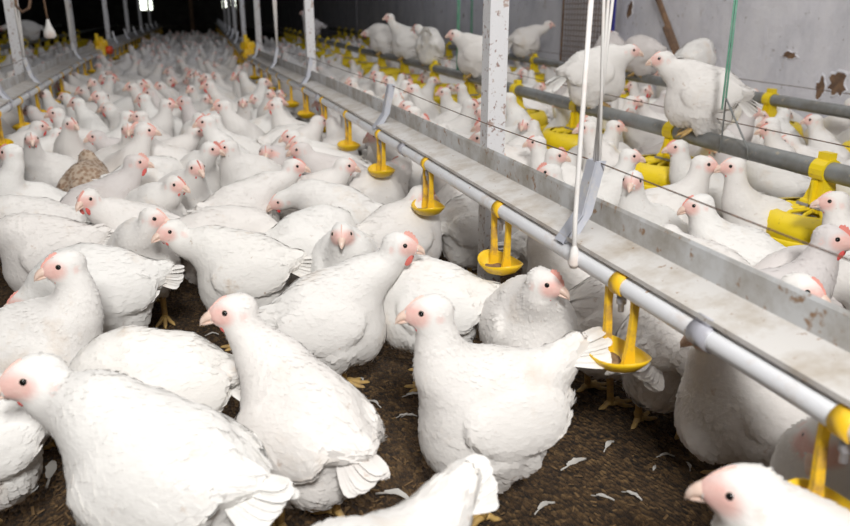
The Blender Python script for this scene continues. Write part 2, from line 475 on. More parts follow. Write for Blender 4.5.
def drinker_line(name, label, x, s, ys, cups, hangers, clips, y0, y1):
    root = thing(name, label, 'drinker line', (x, y0, 0))
    steps = [y0+(y1-y0)*i/60 for i in range(61)]
    path = [(bend(y), y-y0, zline(y, s)) for y in steps]
    m_ = MB(); m_.tube([(a_-s*.006, b_, c_-.002) for a_, b_, c_ in path], .0125, 14); m_.build('water_pipe', M['pvc'], root, True)
    # galvanised profile above the pipe: tray strip and upright back, both with thickness
    def prof(pts): return [(a*s, b) for a, b in pts]
    m_ = MB(); pr = prof([(-.012, .0155), (-.012, .021), (-.0095, .0195), (.044, .031), (.044, .0285), (-.009, .017)])
    m_.sweep(pr, path); m_.build('tray_strip', M['galv_light'], root)
    m_ = MB(); pr = prof([(.044, .027), (.0425, .064), (.0445, .0685), (.0475, .066), (.0465, .027)])
    m_.sweep(pr, path); m_.build('tray_back', M['galv'], root)
    # anti-perch wire
    hz = .122
    m_ = MB(); wpts = []
    ws = sorted([y0]+[h for h in hangers]+[y1])
    for a_, b_ in zip(ws[:-1], ws[1:]):
        for i in range(6):
            y = a_+(b_-a_)*i/6; wpts.append((s*.035+bend(y), y-y0, zline(y, s)+hz-.006*math.sin(math.pi*i/6)))
    m_.tube(wpts, .0010, 5); m_.build('perch_wire', M['wire'], root)
    # hanger plates
    for h in hangers:
        z = zline(h, s)
        m_ = MB()
        for dy, w in ((-.012, .003), (.009, .003)):
            m_.add([(s*-.016, dy, .012), (s*-.016, dy+w, .012), (s*.002, dy+w, .012), (s*.002, dy, .012), (s*.026, dy, .05), (s*.026, dy+w, .05),
                    (s*.043, dy+w, .125), (s*.043, dy, .125), (s*.028, dy, .125), (s*.028, dy+w, .125), (s*.012, dy, .05), (s*.012, dy+w, .05)],
                   [(0, 3, 4, 10), (10, 4, 7, 8), (1, 11, 5, 2), (11, 9, 6, 5), (0, 1, 2, 3), (3, 2, 5, 4), (4, 5, 6, 7), (7, 6, 9, 8), (8, 9, 11, 10), (10, 11, 1, 0)])
        m_.add([(s*-.018, -.012, .012), (s*-.018, .012, .012), (s*.010, .012, .050), (s*.010, -.012, .050), (s*.026, -.012, .125), (s*.026, .012, .125),
                (s*-.016, -.012, .010), (s*-.016, .012, .010), (s*.012, .012, .048), (s*.012, -.012, .048), (s*.028, -.012, .123), (s*.028, .012, .123)],
               [(0, 1, 2, 3), (3, 2, 5, 4), (6, 9, 8, 7), (9, 10, 11, 8), (4, 5, 11, 10), (0, 6, 7, 1), (0, 3, 9, 6), (3, 4, 10, 9), (1, 7, 8, 2), (2, 8, 11, 5)])
        m_.box((s*.02-.012, -.015, .004), (s*.02+.012, .015, .012)) if False else None
        hg = m_.build('hanger_plate', M['hanger'], root, loc=(bend(h), h-y0, z))
    for c in clips:
        m_ = MB(); n = 16
        for yy in (0,):
            m_.tube([(0, -.015, 0), (0, .015, 0)], .0150, 16)
        m_.box((-.006, -.012, .012), (.006, .012, .022))
        m_.build('pipe_clip', M['clip'], root, True, loc=(bend(c)-s*.006, c-y0, zline(c, s)-.002))
    arm, clip_me, dish, res, nip = CUP
    for i, c in enumerate(cups):
        e = new_obj('drinker_cup', dish, None, root, (bend(c)-s*.006, c-y0, zline(c, s)-.002), (0, 0, random.uniform(-.12, .12)))
        for q in (-1, 1): new_obj('arm', arm[q], None, e)
        new_obj('saddle_clip', clip_me, None, e)
        if i < 14: new_obj('residue', res, None, e); new_obj('nipple', nip, None, e)
    return root
random.seed(1)
cup_y = [.436, .792, 1.178]+[1.585+.408*k for k in range(0, 40)]
hang_main = [.946, 2.03, 3.28, 4.35, 5.3]+[6.5+1.2*k for k in range(10)]
drinker_line('drinker_line', 'galvanised trough and white drinker pipe with yellow cups crossing the foreground', .52, 1, None, cup_y, hang_main, [.628, 1.768, 2.9, 4.0], -.6, 19)
cup_l = [2.8+.42*k for k in range(0, 34)]
hang_left = [3.05, 3.75, 5.6]+[7.0+1.2*k for k in range(8)]
drinker_line('drinker_line', 'left drinker pipe with yellow cups running back along the dark side', -.555, -1, None, cup_l, hang_left, [3.0, 3.4, 4.3, 5.0], 2.0, 17)

# pressure regulators, yellow with an orange cap
def regulator(x, y, z, s, label, capcol):
    r = thing('pressure_regulator', label, 'regulator', (x+bend(y), y, z))
    m_ = MB(); m_.box((-.035, -.10, -.045), (.035, .10, .035))
    m_.lathe([(0, .085), (.045, .08), (.055, .06), (.055, .03)], 18); m_.build('housing', M['yellow'], r)
    m_ = MB(); m_.tube([(-.02, -.06, .03), (-.02, -.06, .13)], .014, 10); m_.build('vent_tube', M['yellow'], r, True)
    m_ = MB(); m_.tube([(.0, .05, .03), (.0, .05, .10)], .018, 10); m_.build('vent_tube', M['yellow'], r, True)
    m_ = MB(); m_.tube([(.035, 0, .0), (.075, -.02, .0)], .032, 14); m_.build('cap', M[capcol], r, True)
    m_ = MB(); m_.tube([(-.03, -.14, -.01), (-.03, .14, -.01)], .02, 12); m_.build('coupling', M['yellow_arm'], r, True)
pr = onx(110, 44, -.555); regulator(-.555, 6.9, .33, -1, 'yellow regulator with red cap on left drinker line', 'orange')
regulator(.53, 5.75, .345, 1, 'orange-yellow regulator with orange cap on right drinker line', 'orange')

# ------------------------------------------------------------------ suspension cords
def cord(name, label, strands, r, mm, group=None, twist=0):
    o = MB()
    for pts in strands:
        o.tube(pts, r, 7)
    base = Vector(strands[0][0])
    o.v = [(v[0]-base.x, v[1]-base.y, v[2]-base.z) for v in o.v]
    return tag(o.build(name, M[mm], None, True, base), label, 'cord', group)
def hang_cord(y, s, x, label, spread, r, n=2, mm='cord'):
    z = zline(y, s)+.118; x_ = x+s*.035+bend(y); st = []
    for k in range(n):
        o = (k-(n-1)/2)
        st.append([(x_, y+o*.008, z), (x_+o*spread*.6, y+o*spread*.4, z+.25), (x_+o*spread, y+o*spread*.6, 2.6)])
    cord('hanging_cord', label, st, r, mm, 'cords holding up the drinker lines')
hang_cord(.946, 1, .52, 'three white cord strands rising from the nearest trough hanger', .022, .0024, 3)
hang_cord(4.35, 1, .52, 'thin twin cord of the far trough hanger beside white post', .02, .006, 2)
hang_cord(3.75, -1, -.555, 'twin white cord of the near left line hanger', .02, .0045, 2)
hang_cord(5.6, -1, -.555, 'pale cord above the left regulator', .02, .005, 2)
pA = onx(574, 256, .50); pB = onx(592, -10, .50)
cord('rope_end', 'pinkish frayed rope end dangling in front of the trough', [[(pA.x, pA.y, pA.z), (pA.x, pA.y+.003, pA.z+.05), (onx(582, 120, .50).x, onx(582, 120, .50).y, onx(582, 120, .50).z), tuple(pB)]], 0.0034, 'cord')
m_ = MB(); m_.lathe([(.002, .016), (.0055, .010), (.006, 0), (.0085, -.010), (.005, -.017), (0, -.014)], 10)
m_.build('knot', M['cord'], bpy.data.objects['rope_end'], True)
# white plug lamp on a cable, left
pl = ony(50, 36, 3.9); pt = ony(49, -12, 3.9)
r = thing('bulb_holder', 'white lamp holder hanging on brown cable above left line', 'lamp', tuple(pl))
m_ = MB(); m_.lathe([(0, -.01), (.018, -.01), (.026, .0), (.024, .02), (.012, .045), (.006, .07), (0, .075)], 14); m_.build('socket', M['cord'], r, True)
m_ = MB(); m_.tube([(0, 0, .07), (-.006, 0, .2), (0, 0, .4), (0, 0, 2.6-pl.z)], .005, 6); m_.build('cable', M['rust'], r, True)
p_ = [ony(x, y, 3.6) for x, y in ((13, -25), (16, 6), (22, 12), (29, 8), (34, -25))]
cord('cable_loop', 'brown cable loop drooping at the upper left corner', [[tuple(q) for q in p_]], .006, 'rust')

# ------------------------------------------------------------------ feeder lines with pans
def feeder_meshes():
    m_ = MB()                                                  # clamp saddle that hooks over the pipe
    n = 12
    vs = []; fs = []
    for k in range(n):
        an = -math.pi*.2+math.pi*1.4*k/(n-1)
        for yy in (-.020, .020):
            for rr in (.0230, .0285): vs.append((rr*math.cos(an), yy, rr*math.sin(an)))
    for k in range(n-1):
        b_ = k*4; c_ = b_+4
        fs += [(b_+1, c_+1, c_+3, b_+3), (b_, b_+2, c_+2, c_), (b_, c_, c_+1, b_+1), (b_+2, b_+3, c_+3, c_+2)]
    m_.add(vs, fs)
    m_.box((-.010, -.017, .026), (.010, .017, .042))
    clamp = m_.mesh('clamp', M['feedpan'])
    m_ = MB()
    prof_ = [(.016, .018, -.012), (.018, .021, -.040), (.021, .030, -.066), (.026, .034, -.070), (.028, .036, -.092)]
    vs = []; fs = []
    for a_, b_, z_ in prof_: vs += [(-a_, -b_, z_), (a_, -b_, z_), (a_, b_, z_), (-a_, b_, z_)]
    for i_ in range(4):
        for k in range(4): fs.append((i_*4+k, i_*4+(k+1) % 4, (i_+1)*4+(k+1) % 4, (i_+1)*4+k))
    m_.add(vs, fs); m_.box((-.030, -.003, -.09), (-.018, .003, -.02))
    cone = m_.mesh('drop_tube', M['feedpan'])
    m_ = MB(); m_.box((-.030, -.039, -.082), (.030, .039, -.076)); ring = m_.mesh('band', M['grey'])
    m_ = MB(); R_ = .132
    for k in range(14):
        an = 2*math.pi*k/14; c_, s_ = math.cos(an), math.sin(an)
        m_.tube([(c_*.03, s_*.03, -.086), (c_*.08, s_*.08, -.088), (c_*.118, s_*.118, -.108), (c_*R_, s_*R_, -.138)], .0048, 6)
    grill = m_.mesh('spoke_grill', M['feedpan'])
    m_ = MB(); m_.lathe([(.098, -.086), (.118, -.088), (.130, -.108), (.137, -.138), (.132, -.140), (.124, -.112), (.112, -.096), (.096, -.092)], 28); rim = m_.mesh('grill_rim', M['feedpan'], True)
    m_ = MB(); m_.lathe([(.137, -.138), (.142, -.142), (.132, -.175), (.095, -.192), (0, -.192), (0, -.186), (.09, -.184), (.126, -.170), (.134, -.142)], 28); pan = m_.mesh('pan', M['feedpan'], True)
    m_ = MB(); m_.lathe([(0, -.160), (.05, -.165), (.095, -.175), (.124, -.173)], 20); feed = m_.mesh('feed', M['grey'], True)
    return clamp, cone, ring, grill, rim, pan, feed
FEED = feeder_meshes()
def feeder_line(label, x, y0, y1, pans, zf, rpipe=.0225, wire=True):
    root = thing('feeder_line', label, 'feeder line', (x, y0, 0))
    steps = [y0+(y1-y0)*i/40 for i in range(41)]
    path = [(bend(y), y-y0, zf(y)) for y in steps]
    m_ = MB(); m_.tube(path, rpipe, 16); m_.build('feed_pipe', M['pipe'], root, True)
    if wire:
        m_ = MB(); m_.tube([(a_, b_, c_+.062) for a_, b_, c_ in path], .0014, 5); m_.build('perch_wire', M['wire'], root)
    clamp, cone, ring, grill, rim, pan, feed = FEED
    for c in pans:
        e = new_obj('feeder_pan', pan, None, root, (bend(c), c-y0, zf(c)), (0, 0, random.uniform(-.1, .1)))
        for nm, me in (('clamp', clamp), ('drop_tube', cone), ('band', ring), ('spoke_grill', grill), ('grill_rim', rim), ('feed', feed)):
            new_obj(nm, me, None, e)
    return root
zA = lambda y: .302+.012*max(0, min(y-1.4, 3.5))
zB = lambda y: .303+.010*max(0, min(y-2.1, 3.5))
feeder_line('grey feeder pipe with yellow pans nearer to the trough', 1.38, .2, 19, [1.359-.57, 1.359, 1.931, 2.507, 3.04, 3.597, 4.135, 4.72]+[5.28+.57*k for k in range(12)], zA)
feeder_line('grey feeder pipe with yellow pans running close to plaster wall', 2.24, .8, 13, [1.42, 1.98, 2.53, 3.07, 3.607, 4.153, 4.68]+[5.24+.57*k for k in range(13)], zB)
feeder_line('unlit feeder pipe with yellow pans beyond the left drinker line', -1.42, 3.0, 17, [3.4+.57*k for k in range(16)], lambda y: .33)
feeder_line('farthest left feeder pipe with yellow pans in the dark', -2.4, 4.0, 17, [4.5+.6*k for k in range(14)], lambda y: .33)
# green cord with wire yoke on the near feeder pipe
g0 = onx(726, 98, 1.40); g1 = onx(728, -12, 1.40)
zc = zA(g0.y)
ap = onx(726, 98, 1.31)
cord('green_cord', 'green twine hanging beside the perched hen on feeder pipe', [
    [(1.31, ap.y, ap.z), (1.31, ap.y+.004, ap.z+.3), (1.32, ap.y+.01, 2.6)], [(1.312, ap.y+.012, ap.z-.03), (1.312, ap.y+.014, ap.z+.3), (1.325, ap.y+.03, 2.6)],
    [(1.31, ap.y+.0, ap.z+.42), (1.31, ap.y-.03, ap.z+.32), (1.31, ap.y-.02, ap.z+.25), (1.31, ap.y, ap.z+.33)]], .0026, 'cord_green')
cord('wire_yoke', 'bent wire yoke gripping feeder pipe below green twine', [[(1.353, ap.y+.055, zc-.018), (1.352, ap.y+.05, zc+.012), (1.31, ap.y, ap.z), (1.352, ap.y-.05, zc+.012), (1.353, ap.y-.055, zc-.018)]], .0026, 'pipe')
for (px, label) in ((458, 'green twine above the perched hens, left one'), (471, 'dim green twine against the wall, right one')):
    q = onx(px, 55, 1.38 if px < 465 else 2.24)
    cord('green_cord', label, [[(q.x, q.y-.01, zA(q.y)+.02), (q.x, q.y-.012, 2.6)], [(q.x, q.y+.012, zA(q.y)+.02), (q.x, q.y+.01, 2.6)]], .0045, 'cord_green')
q = onx(357, 30, 2.24)
cord('hanging_cord', 'grey cord over the rear feeder pipe, left of perched hens', [[(q.x, q.y, .36), (q.x, q.y, 2.6)]], .006, 'clip')

# ------------------------------------------------------------------ hens: signed-distance bodies, meshed by surface nets
def rotm(axis, a):
    c, s = math.cos(a), math.sin(a)
    if axis == 'y': return np.array([[c, 0, s], [0, 1, 0], [-s, 0, c]])
    if axis == 'z': return np.array([[c, -s, 0], [s, c, 0], [0, 0, 1]])
    return np.array([[1, 0, 0], [0, c, -s], [0, s, c]])
def sd_ell(P, c, r, R=None):
    q = P-np.array(c, dtype=np.float32)
    if R is not None: q = q@R.astype(np.float32)
    r = np.array(r, dtype=np.float32)
    k0 = np.sqrt(((q/r)**2).sum(-1)); k1 = np.sqrt(((q/(r*r))**2).sum(-1))+1e-6
    return k0*(k0-1)/k1
def sd_cone(P, a, b, ra, rb):
    a = np.array(a, dtype=np.float32); b = np.array(b, dtype=np.float32)
    ab = b-a; h = np.clip(((P-a)@ab)/max(float(ab@ab), 1e-9), 0, 1)
    q = P-a-h[..., None]*ab
    return np.sqrt((q*q).sum(-1))-(ra+(rb-ra)*h)
def smin(a, b, k):
    h = np.clip(.5+.5*(b-a)/k, 0, 1)
    return b+(a-b)*h-k*h*(1-h)
def surface_nets(d, o, h):
    s = d < 0
    c = np.zeros(tuple(n-1 for n in d.shape), np.int8)
    cs = [(i, j, k) for i in (0, 1) for j in (0, 1) for k in (0, 1)]
    sh = c.shape
    for i, j, k in cs: c += s[i:i+sh[0], j:j+sh[1], k:k+sh[2]]
    act = (c > 0) & (c < 8)
    I, J, K = np.nonzero(act)
    idx = -np.ones(sh, np.int64); idx[act] = np.arange(len(I))
    acc = np.zeros((len(I), 3)); cnt = np.zeros(len(I))
    for ca in cs:
        for ax in range(3):
            if ca[ax]: continue
            cb = list(ca); cb[ax] = 1
            da = d[I+ca[0], J+ca[1], K+ca[2]]; db = d[I+cb[0], J+cb[1], K+cb[2]]
            m = (da < 0) != (db < 0)
            t = np.where(m, da/np.where(m, da-db, 1), 0)
            p = np.repeat(np.array([ca], float), len(I), 0); p[:, ax] += t
            acc[m] += p[m]; cnt[m] += 1
    V = (np.stack([I, J, K], 1)+acc/cnt[:, None])*h+o
    quads = []
    for ax in range(3):
        sl0 = [slice(None)]*3; sl1 = [slice(None)]*3
        sl0[ax] = slice(0, -1); sl1[ax] = slice(1, None)
        m = s[tuple(sl0)] != s[tuple(sl1)]
        A = np.argwhere(m); b, cc = [(1, 2), (2, 0), (0, 1)][ax]
        A = A[(A[:, b] > 0) & (A[:, cc] > 0) & (A[:, b] < sh[b]) & (A[:, cc] < sh[cc])]
        sg = s[A[:, 0], A[:, 1], A[:, 2]]
        def cell(db, dc):
            q = A.copy(); q[:, b] += db; q[:, cc] += dc
            return idx[q[:, 0], q[:, 1], q[:, 2]]
        Q = np.stack([cell(-1, -1), cell(0, -1), cell(0, 0), cell(-1, 0)], 1)
        Q[~sg] = Q[~sg][:, ::-1]
        quads.append(Q)
    return V, np.concatenate(quads)

ZB = .161
HS = 1.03
def head_matrix(head, yaw, pitch):
    return Matrix.Translation(head) @ Euler((0, -pitch, yaw), 'XYZ').to_matrix().to_4x4() @ Matrix.Scale(HS, 4)
def hen_body(name, head, yaw, hpitch, res, flakes, material, bpitch=.12, zb=ZB, fat=1.0, tail=.35, sit=False, seed=0, neckw=1.0):
    """head: local head centre (bird faces +x); returns mesh"""
    rng = np.random.default_rng(seed)
    RB = rotm('y', -bpitch); C0 = np.array([0, 0, zb])
    def bp(*p): return RB@np.array(p)+C0
    head = np.array(head, float)
    RH = rotm('z', yaw)@rotm('y', -hpitch)
    pts = np.array([(-.20, 0, zb-.08), (.14, 0, .02 if not sit else -.01)])
    lo = np.array([min(-.19, head[0]-.06), min(-.11, head[1]-.06), min(.0, head[2]-.05)])
    hi = np.array([max(.14, head[0]+.06), max(.11, head[1]+.06), max(zb+.14, head[2]+.05)])
    o = lo-res*2
    n = np.ceil((hi-lo)/res).astype(int)+5
    X, Y, Z = np.meshgrid(*[o[i]+res*np.arange(n[i]) for i in range(3)], indexing='ij')
    P = np.stack([X, Y, Z], -1).astype(np.float32)
    d = sd_ell(P, bp(0, 0, 0), (.082, .069*fat, .088*fat), RB)
    d = smin(d, sd_ell(P, bp(.034, 0, -.022), (.060, .064*fat, .082*fat), RB), .02)
    d = smin(d, sd_ell(P, bp(-.040, 0, -.040), (.052, .060*fat, .056), RB), .02)
    tb = bp(-.098, 0, .030+.05*tail)
    d = smin(d, sd_cone(P, bp(-.045, 0, .028), tb, .052, .021), .03)
    if not sit:
        for sd in (-1, 1):
            d = smin(d, sd_cone(P, (.006, sd*.038, zb-.045), (.0, sd*.036, .070), .038, .012), .022)
    # neck
    p0 = bp(.050, 0, .030); p3 = head-np.array([0, 0, .004])
    back = RH@np.array([-.012, 0, -.012])
    L = np.linalg.norm(p3-p0)
    p1 = p0+np.array([.32*L, 0, .34*L]) if head[2] > zb+.03 else p0+np.array([.5*L, 0, .08*L])
    p2 = p3+back*1.0-np.array([0, 0, .34*L if head[2] > zb+.05 else -.15*L])
    ts = np.linspace(0, 1, 8)
    bz = [(1-t)**3*p0+3*(1-t)**2*t*p1+3*(1-t)*t*t*p2+t**3*p3 for t in ts]
    rad = (np.interp(ts, [0, .25, .5, .75, 1], [.055, .0415, .0300, .0228, .0208]))*neckw
    dn = None
    for i in range(7):
        c = sd_cone(P, bz[i], bz[i+1], rad[i], rad[i+1])
        dn = c if dn is None else smin(dn, c, .012)
    d = smin(d, dn, .026)
    # head
    dh = sd_ell(P, head, (.0285*HS, .0188*HS, .0200*HS), RH)
    dh = smin(dh, sd_ell(P, head+RH@np.array([.019, 0, -.0035])*HS, (.020*HS, .0130*HS, .0142*HS), RH), .012)
    d = smin(d, dh, .012)
    # wings folded against the flanks, nearly creased
    for sd in (-1, 1):
        Rw = RB@rotm('z', sd*.12)@rotm('y', .24)@rotm('x', sd*.26)
        w = sd_ell(P, bp(-.016, sd*.0600*fat, .014), (.076, .0170, .046), Rw)
        w = smin(w, sd_ell(P, bp(-.066, sd*.034*fat, .030), (.046, .010, .019), RB@rotm('z', sd*.30)@rotm('y', .2)), .02)
        d = smin(d, w, .0055)
    V, Q = surface_nets(d.astype(np.float64), o, res)
    # smooth normals
    def normals(V, Q):
        N = np.zeros_like(V)
        fn = np.cross(V[Q[:, 2]]-V[Q[:, 0]], V[Q[:, 3]]-V[Q[:, 1]])
        for k in range(4): np.add.at(N, Q[:, k], fn)
        return N/(np.linalg.norm(N, axis=1, keepdims=True)+1e-12)
    for _ in range(2):                                          # light relaxation
        S = np.zeros_like(V); cn = np.zeros(len(V))
        for k in range(4):
            for q in (1, 3):
                np.add.at(S, Q[:, k], V[Q[:, (k+q) % 4]]); np.add.at(cn, Q[:, k], 1)
        V = V*.5+.5*S/cn[:, None]
    N = normals(V, Q)
    # bare skin of the face
    hl = (V-head)@RH/HS
    fx = hl[:, 0]
    e = np.sqrt(((hl[:, 0]-.024)/.021)**2+((hl[:, 2]+.001)/.0165)**2)
    skin = .85*np.clip((1.12-e)/.55, 0, 1)*np.clip((fx+.004)/.008, 0, 1)
    e2 = np.sqrt(((hl[:, 0]+.008)/.006)**2+((hl[:, 2]+.006)/.007)**2)
    skin = np.maximum(skin, .4*np.clip((1.1-e2)/.5, 0, 1))*(np.linalg.norm(hl, axis=1) < .045)
    isface = (np.linalg.norm(V-head, axis=1) < .034*HS) & (fx > -.006)
    # soft lumpy plumage relief
    ph = rng.uniform(0, 6, 9)
    amp = np.where(isface, 0, 1.0)
    lump = (np.sin(V[:, 0]*95+ph[0]+2*np.sin(V[:, 2]*60+ph[3]))*np.sin(V[:, 2]*110+ph[1])+np.sin(V[:, 1]*120+ph[2]+V[:, 0]*70))*.0+(np.sin(V[:, 0]*60+ph[4]+2*np.sin(V[:, 2]*45+ph[3]))*np.sin(V[:, 2]*70+ph[1])+np.sin(V[:, 1]*80+ph[2]+V[:, 0]*50))*.0009
    V = V+N*(lump*amp)[:, None]
    fz = np.clip((zb-.035-V[:, 2])/.03, 0, 1)*np.clip((.05-V[:, 0])/.04, 0, 1)+.6*np.clip((-.055-V[:, 0])/.03, 0, 1)
    fluff = np.sin(V[:, 0]*210+ph[5]+2.2*np.sin(V[:, 2]*70+ph[6]))*np.sin(V[:, 1]*190+ph[7]+1.8*np.sin(V[:, 0]*60+ph[8]))
    V = V+N*(fluff*.0020*np.clip(fz, 0, 1)*amp)[:, None]
    FV = np.zeros((0, 3)); FF = np.zeros((0, 3), int)
    if flakes:
        # flow field: from head along the neck and body to the tail
        G = [head+RH@np.array([.03, 0, 0])]+[b for b in bz[::-1]]+[bp(0, 0, .01), bp(-.06, 0, .015), tb, tb+(tb-bp(-.05, 0, .02))]
        G = np.array(G); T = np.diff(G, axis=0); Gm = (G[1:]+G[:-1])/2
        T /= np.linalg.norm(T, axis=1, keepdims=True)+1e-9
        S = np.zeros_like(N)
        for k in range(4):
            for q in (1, 2, 3): np.add.at(S, Q[:, k], N[Q[:, (k+q) % 4]])
        S /= np.linalg.norm(S, axis=1, keepdims=True)+1e-9
        flat = (S*N).sum(1) > .988
        cand = np.nonzero(~isface & flat & (V[:, 2] > (.05 if not sit else .02)))[0]
        pick = rng.choice(cand, size=min(flakes, len(cand)), replace=False)
        p = V[pick]; nn = N[pick]
        D2 = ((p[:, None]-Gm[None])**2).sum(-1); W = np.exp(-D2/(.035**2))+1e-9
        t = (W[:, :, None]*T[None]).sum(1)
        low = np.clip((zb-p[:, 2])/.06, 0, 1)*(p[:, 0] < .08)
        t[:, 2] -= low*.9*np.linalg.norm(t, axis=1)
        t += rng.normal(0, .10, t.shape)*np.linalg.norm(t, axis=1, keepdims=True)
        t -= nn*(t*nn).sum(1, keepdims=True); t /= np.linalg.norm(t, axis=1, keepdims=True)+1e-9
        s_ = np.cross(nn, t)
        dh_ = np.linalg.norm(p-head, axis=1)
        Ln = np.interp(dh_, [0, .04, .09, .16, .3], [.006, .008, .012, .018, .024])*rng.uniform(.75, 1.3, len(p))
        rear = np.clip((-.04-p[:, 0])/.06, 0, 1)
        Ln *= 1+.25*rear
        Wd = Ln*rng.uniform(.42, .62, len(p))
        fl = .0002+.0015*rng.random(len(p))+rear*.0012*rng.random(len(p))+low*.0026*rng.random(len(p))
        sag = (Ln*.5)**2/(2*.075)
        def at(a, b, c): return p+t*(a*Ln)[:, None]+s_*(b*Wd)[:, None]+nn*np.asarray(c)[:, None]
        z0 = np.full(len(p), -.0022)
        six = np.stack([at(-.45, 0, z0), at(-.08, .5, -.0003+0*fl), at(-.08, -.5, -.0003+0*fl), at(.05, 0, .0006+0*fl),
                        at(.36, .36, fl-sag*.5), at(.36, -.36, fl-sag*.5), at(.56, 0, fl*1.15-sag)], 1)
        FV = six.reshape(-1, 3)
        base = (np.arange(len(p))*7)[:, None, None]
        tri = np.array([(0, 3, 1), (0, 2, 3), (1, 3, 4), (2, 5, 3), (3, 6, 4), (3, 5, 6)])[None]
        FF = (base+tri).reshape(-1, 3)+len(V)
    allv = np.concatenate([V, FV]) if len(FV) else V
    me = bpy.data.meshes.new(name)
    nq, nt = len(Q), len(FF)
    me.vertices.add(len(allv)); me.vertices.foreach_set('co', allv.astype(np.float32).ravel())
    me.loops.add(nq*4+nt*3); me.loops.foreach_set('vertex_index', np.concatenate([Q.ravel(), FF.ravel()]).astype(np.int32))
    me.polygons.add(nq+nt)
    ls = np.concatenate([np.arange(nq)*4, nq*4+np.arange(nt)*3]).astype(np.int32)
    me.polygons.foreach_set('loop_start', ls)
    me.polygons.foreach_set('use_smooth', np.ones(nq+nt, bool))
    at_ = me.attributes.new('skin', 'FLOAT', 'POINT')
    at_.data.foreach_set('value', np.concatenate([skin, np.zeros(len(FV))]).astype(np.float32))
    me.materials.append(material)
    me.update(calc_edges=True); me.validate()
    if len(FV):
        gn = np.zeros((len(allv), 3), np.float32); me.vertex_normals.foreach_get('vector', gn.ravel())
        gn = np.array([v.vector[:] for v in me.vertex_normals], dtype=np.float64)
        fn_ = np.repeat(nn, 7, 0)*.62+gn[len(V):]*.38
        gn[len(V):] = fn_/np.linalg.norm(fn_, axis=1, keepdims=True)
        me.normals_split_custom_set_from_vertices(gn.tolist())
    return me, Vector(tb), Matrix(RB.tolist())

# --- shared small parts ---------------------------------------------------------
def tail_mesh(name, material, n=11, spread=.5, up=.45, length=.075, seed=0):
    rg = random.Random(seed); m_ = MB()
    for k in range(n):
        u = (k-(n-1)/2)/((n-1)/2)
        yaw = u*spread; pit = up-.35*abs(u)+rg.uniform(-.06, .06)
        L = length*(1-.18*abs(u))*rg.uniform(.9, 1.08); w = .0155*rg.uniform(.9, 1.15)
        d_ = Vector((-math.cos(pit)*math.cos(yaw), math.sin(yaw)*math.cos(pit), math.sin(pit)))
        sde = d_.cross(Vector((0, 0, 1))).normalized(); tilt = Vector((0, 0, 1))*(-.55*u)
        sde = (sde+tilt*(1)).normalized() if True else sde
        nn = sde.cross(d_).normalized()
        o = Vector((.012, u*.012, -.006-.010*abs(u)))
        secs = [(0, .5), (.3, .85), (.6, 1), (.82, .95), (.94, .7), (1.0, .25)]
        top = []; bot = []
        for a_, ww in secs:
            c_ = o+d_*(a_*(L+.015))-Vector((0, 0, 1))*(.012*a_*a_)
            top.append([c_+sde*(w*ww), c_+nn*.0012, c_-sde*(w*ww)])
            bot.append([c_-nn*.0004])
        vs = []; fs = []
        for a_, b_ in zip(top, bot): vs += a_+b_
        for i in range(len(secs)-1):
            q = i*4; r_ = q+4
            fs += [(q, q+1, r_+1, r_), (q+1, q+2, r_+2, r_+1), (q+2, q+3, r_+3, r_+2), (q+3, q, r_, r_+3)]
        q = (len(secs)-1)*4; fs += [(q, q+1, q+2, q+3)]
        m_.add(vs, fs)
    return m_.mesh(name, material, False)
TAILS = {}
def tail_for(mk, up, k=0):
    key = (mk, round(up, 1), k)
    if key not in TAILS: TAILS[key] = tail_mesh('tail', M[mk], 13, .26+.09*(k % 3), up, .046+.007*(k % 3), k)
    return TAILS[key]
def beak_mesh():
    m_ = MB(); n = 12
    def mand(secs):
        vs = []; fs = []
        for x, z, ry, rz in secs:
            for k in range(n):
                a_ = 2*math.pi*k/n; vs.append((x, ry*math.cos(a_), z+rz*math.sin(a_)))
        for i in range(len(secs)-1):
            for k in range(n): fs.append((i*n+k, (i+1)*n+k, (i+1)*n+(k+1) % n, i*n+(k+1) % n))
        fs.append(tuple(range(n))); fs.append(tuple((len(secs)-1)*n+k for k in range(n-1, -1, -1)))
        m_.add(vs, fs)
    mand([(.026, -.001, .0090, .0075), (.034, -.0015, .0082, .0070), (.040, -.003, .0066, .0058), (.0445, -.0055, .0048, .0046), (.0475, -.0085, .0030, .0036), (.0490, -.0125, .0010, .0012)])
    mand([(.026, -.0085, .0078, .0036), (.034, -.0095, .0068, .0032), (.042, -.0105, .0045, .0024), (.0465, -.0115, .0015, .0012)])
    return m_.mesh('beak', M['beak'], True)
BEAK = beak_mesh()
def comb_mesh(h, teeth, name='comb'):
    m_ = MB(); N_ = 24; lo = []; hi = []
    for i in range(N_+1):
        u = i/N_; x = .035-.024*u
        z0 = .004+.0165*math.sin(u*math.pi*.44)
        env = math.sin(math.pi*min(1, u*.92+.08))**.6
        z1 = z0+.0012+h*env*(.62+.38*abs(math.sin(math.pi*teeth*u)))
        lo.append((x, z0-.004)); hi.append((x-.003*u, z1))
    vs = []; fs = []
    for (x, z), (x2, z2) in zip(lo, hi):
        vs += [(x, .0021, z), (x, -.0021, z), (x2, -.0006, z2), (x2, .0006, z2)]
    for i in range(N_):
        q = i*4; r_ = q+4
        for k in range(4): fs.append((q+k, q+(k+1) % 4, r_+(k+1) % 4, r_+k))
    fs += [(0, 3, 2, 1), (N_*4, N_*4+1, N_*4+2, N_*4+3)]
    m_.add(vs, fs); return m_.mesh(name, M['comb'], False)
M['comb_pale'] = skin_mat('comb_pale', (.80, .46, .40), (.84, .58, .51))
COMB = [comb_mesh(.0015, 4), comb_mesh(.004, 4), comb_mesh(.009, 5)]
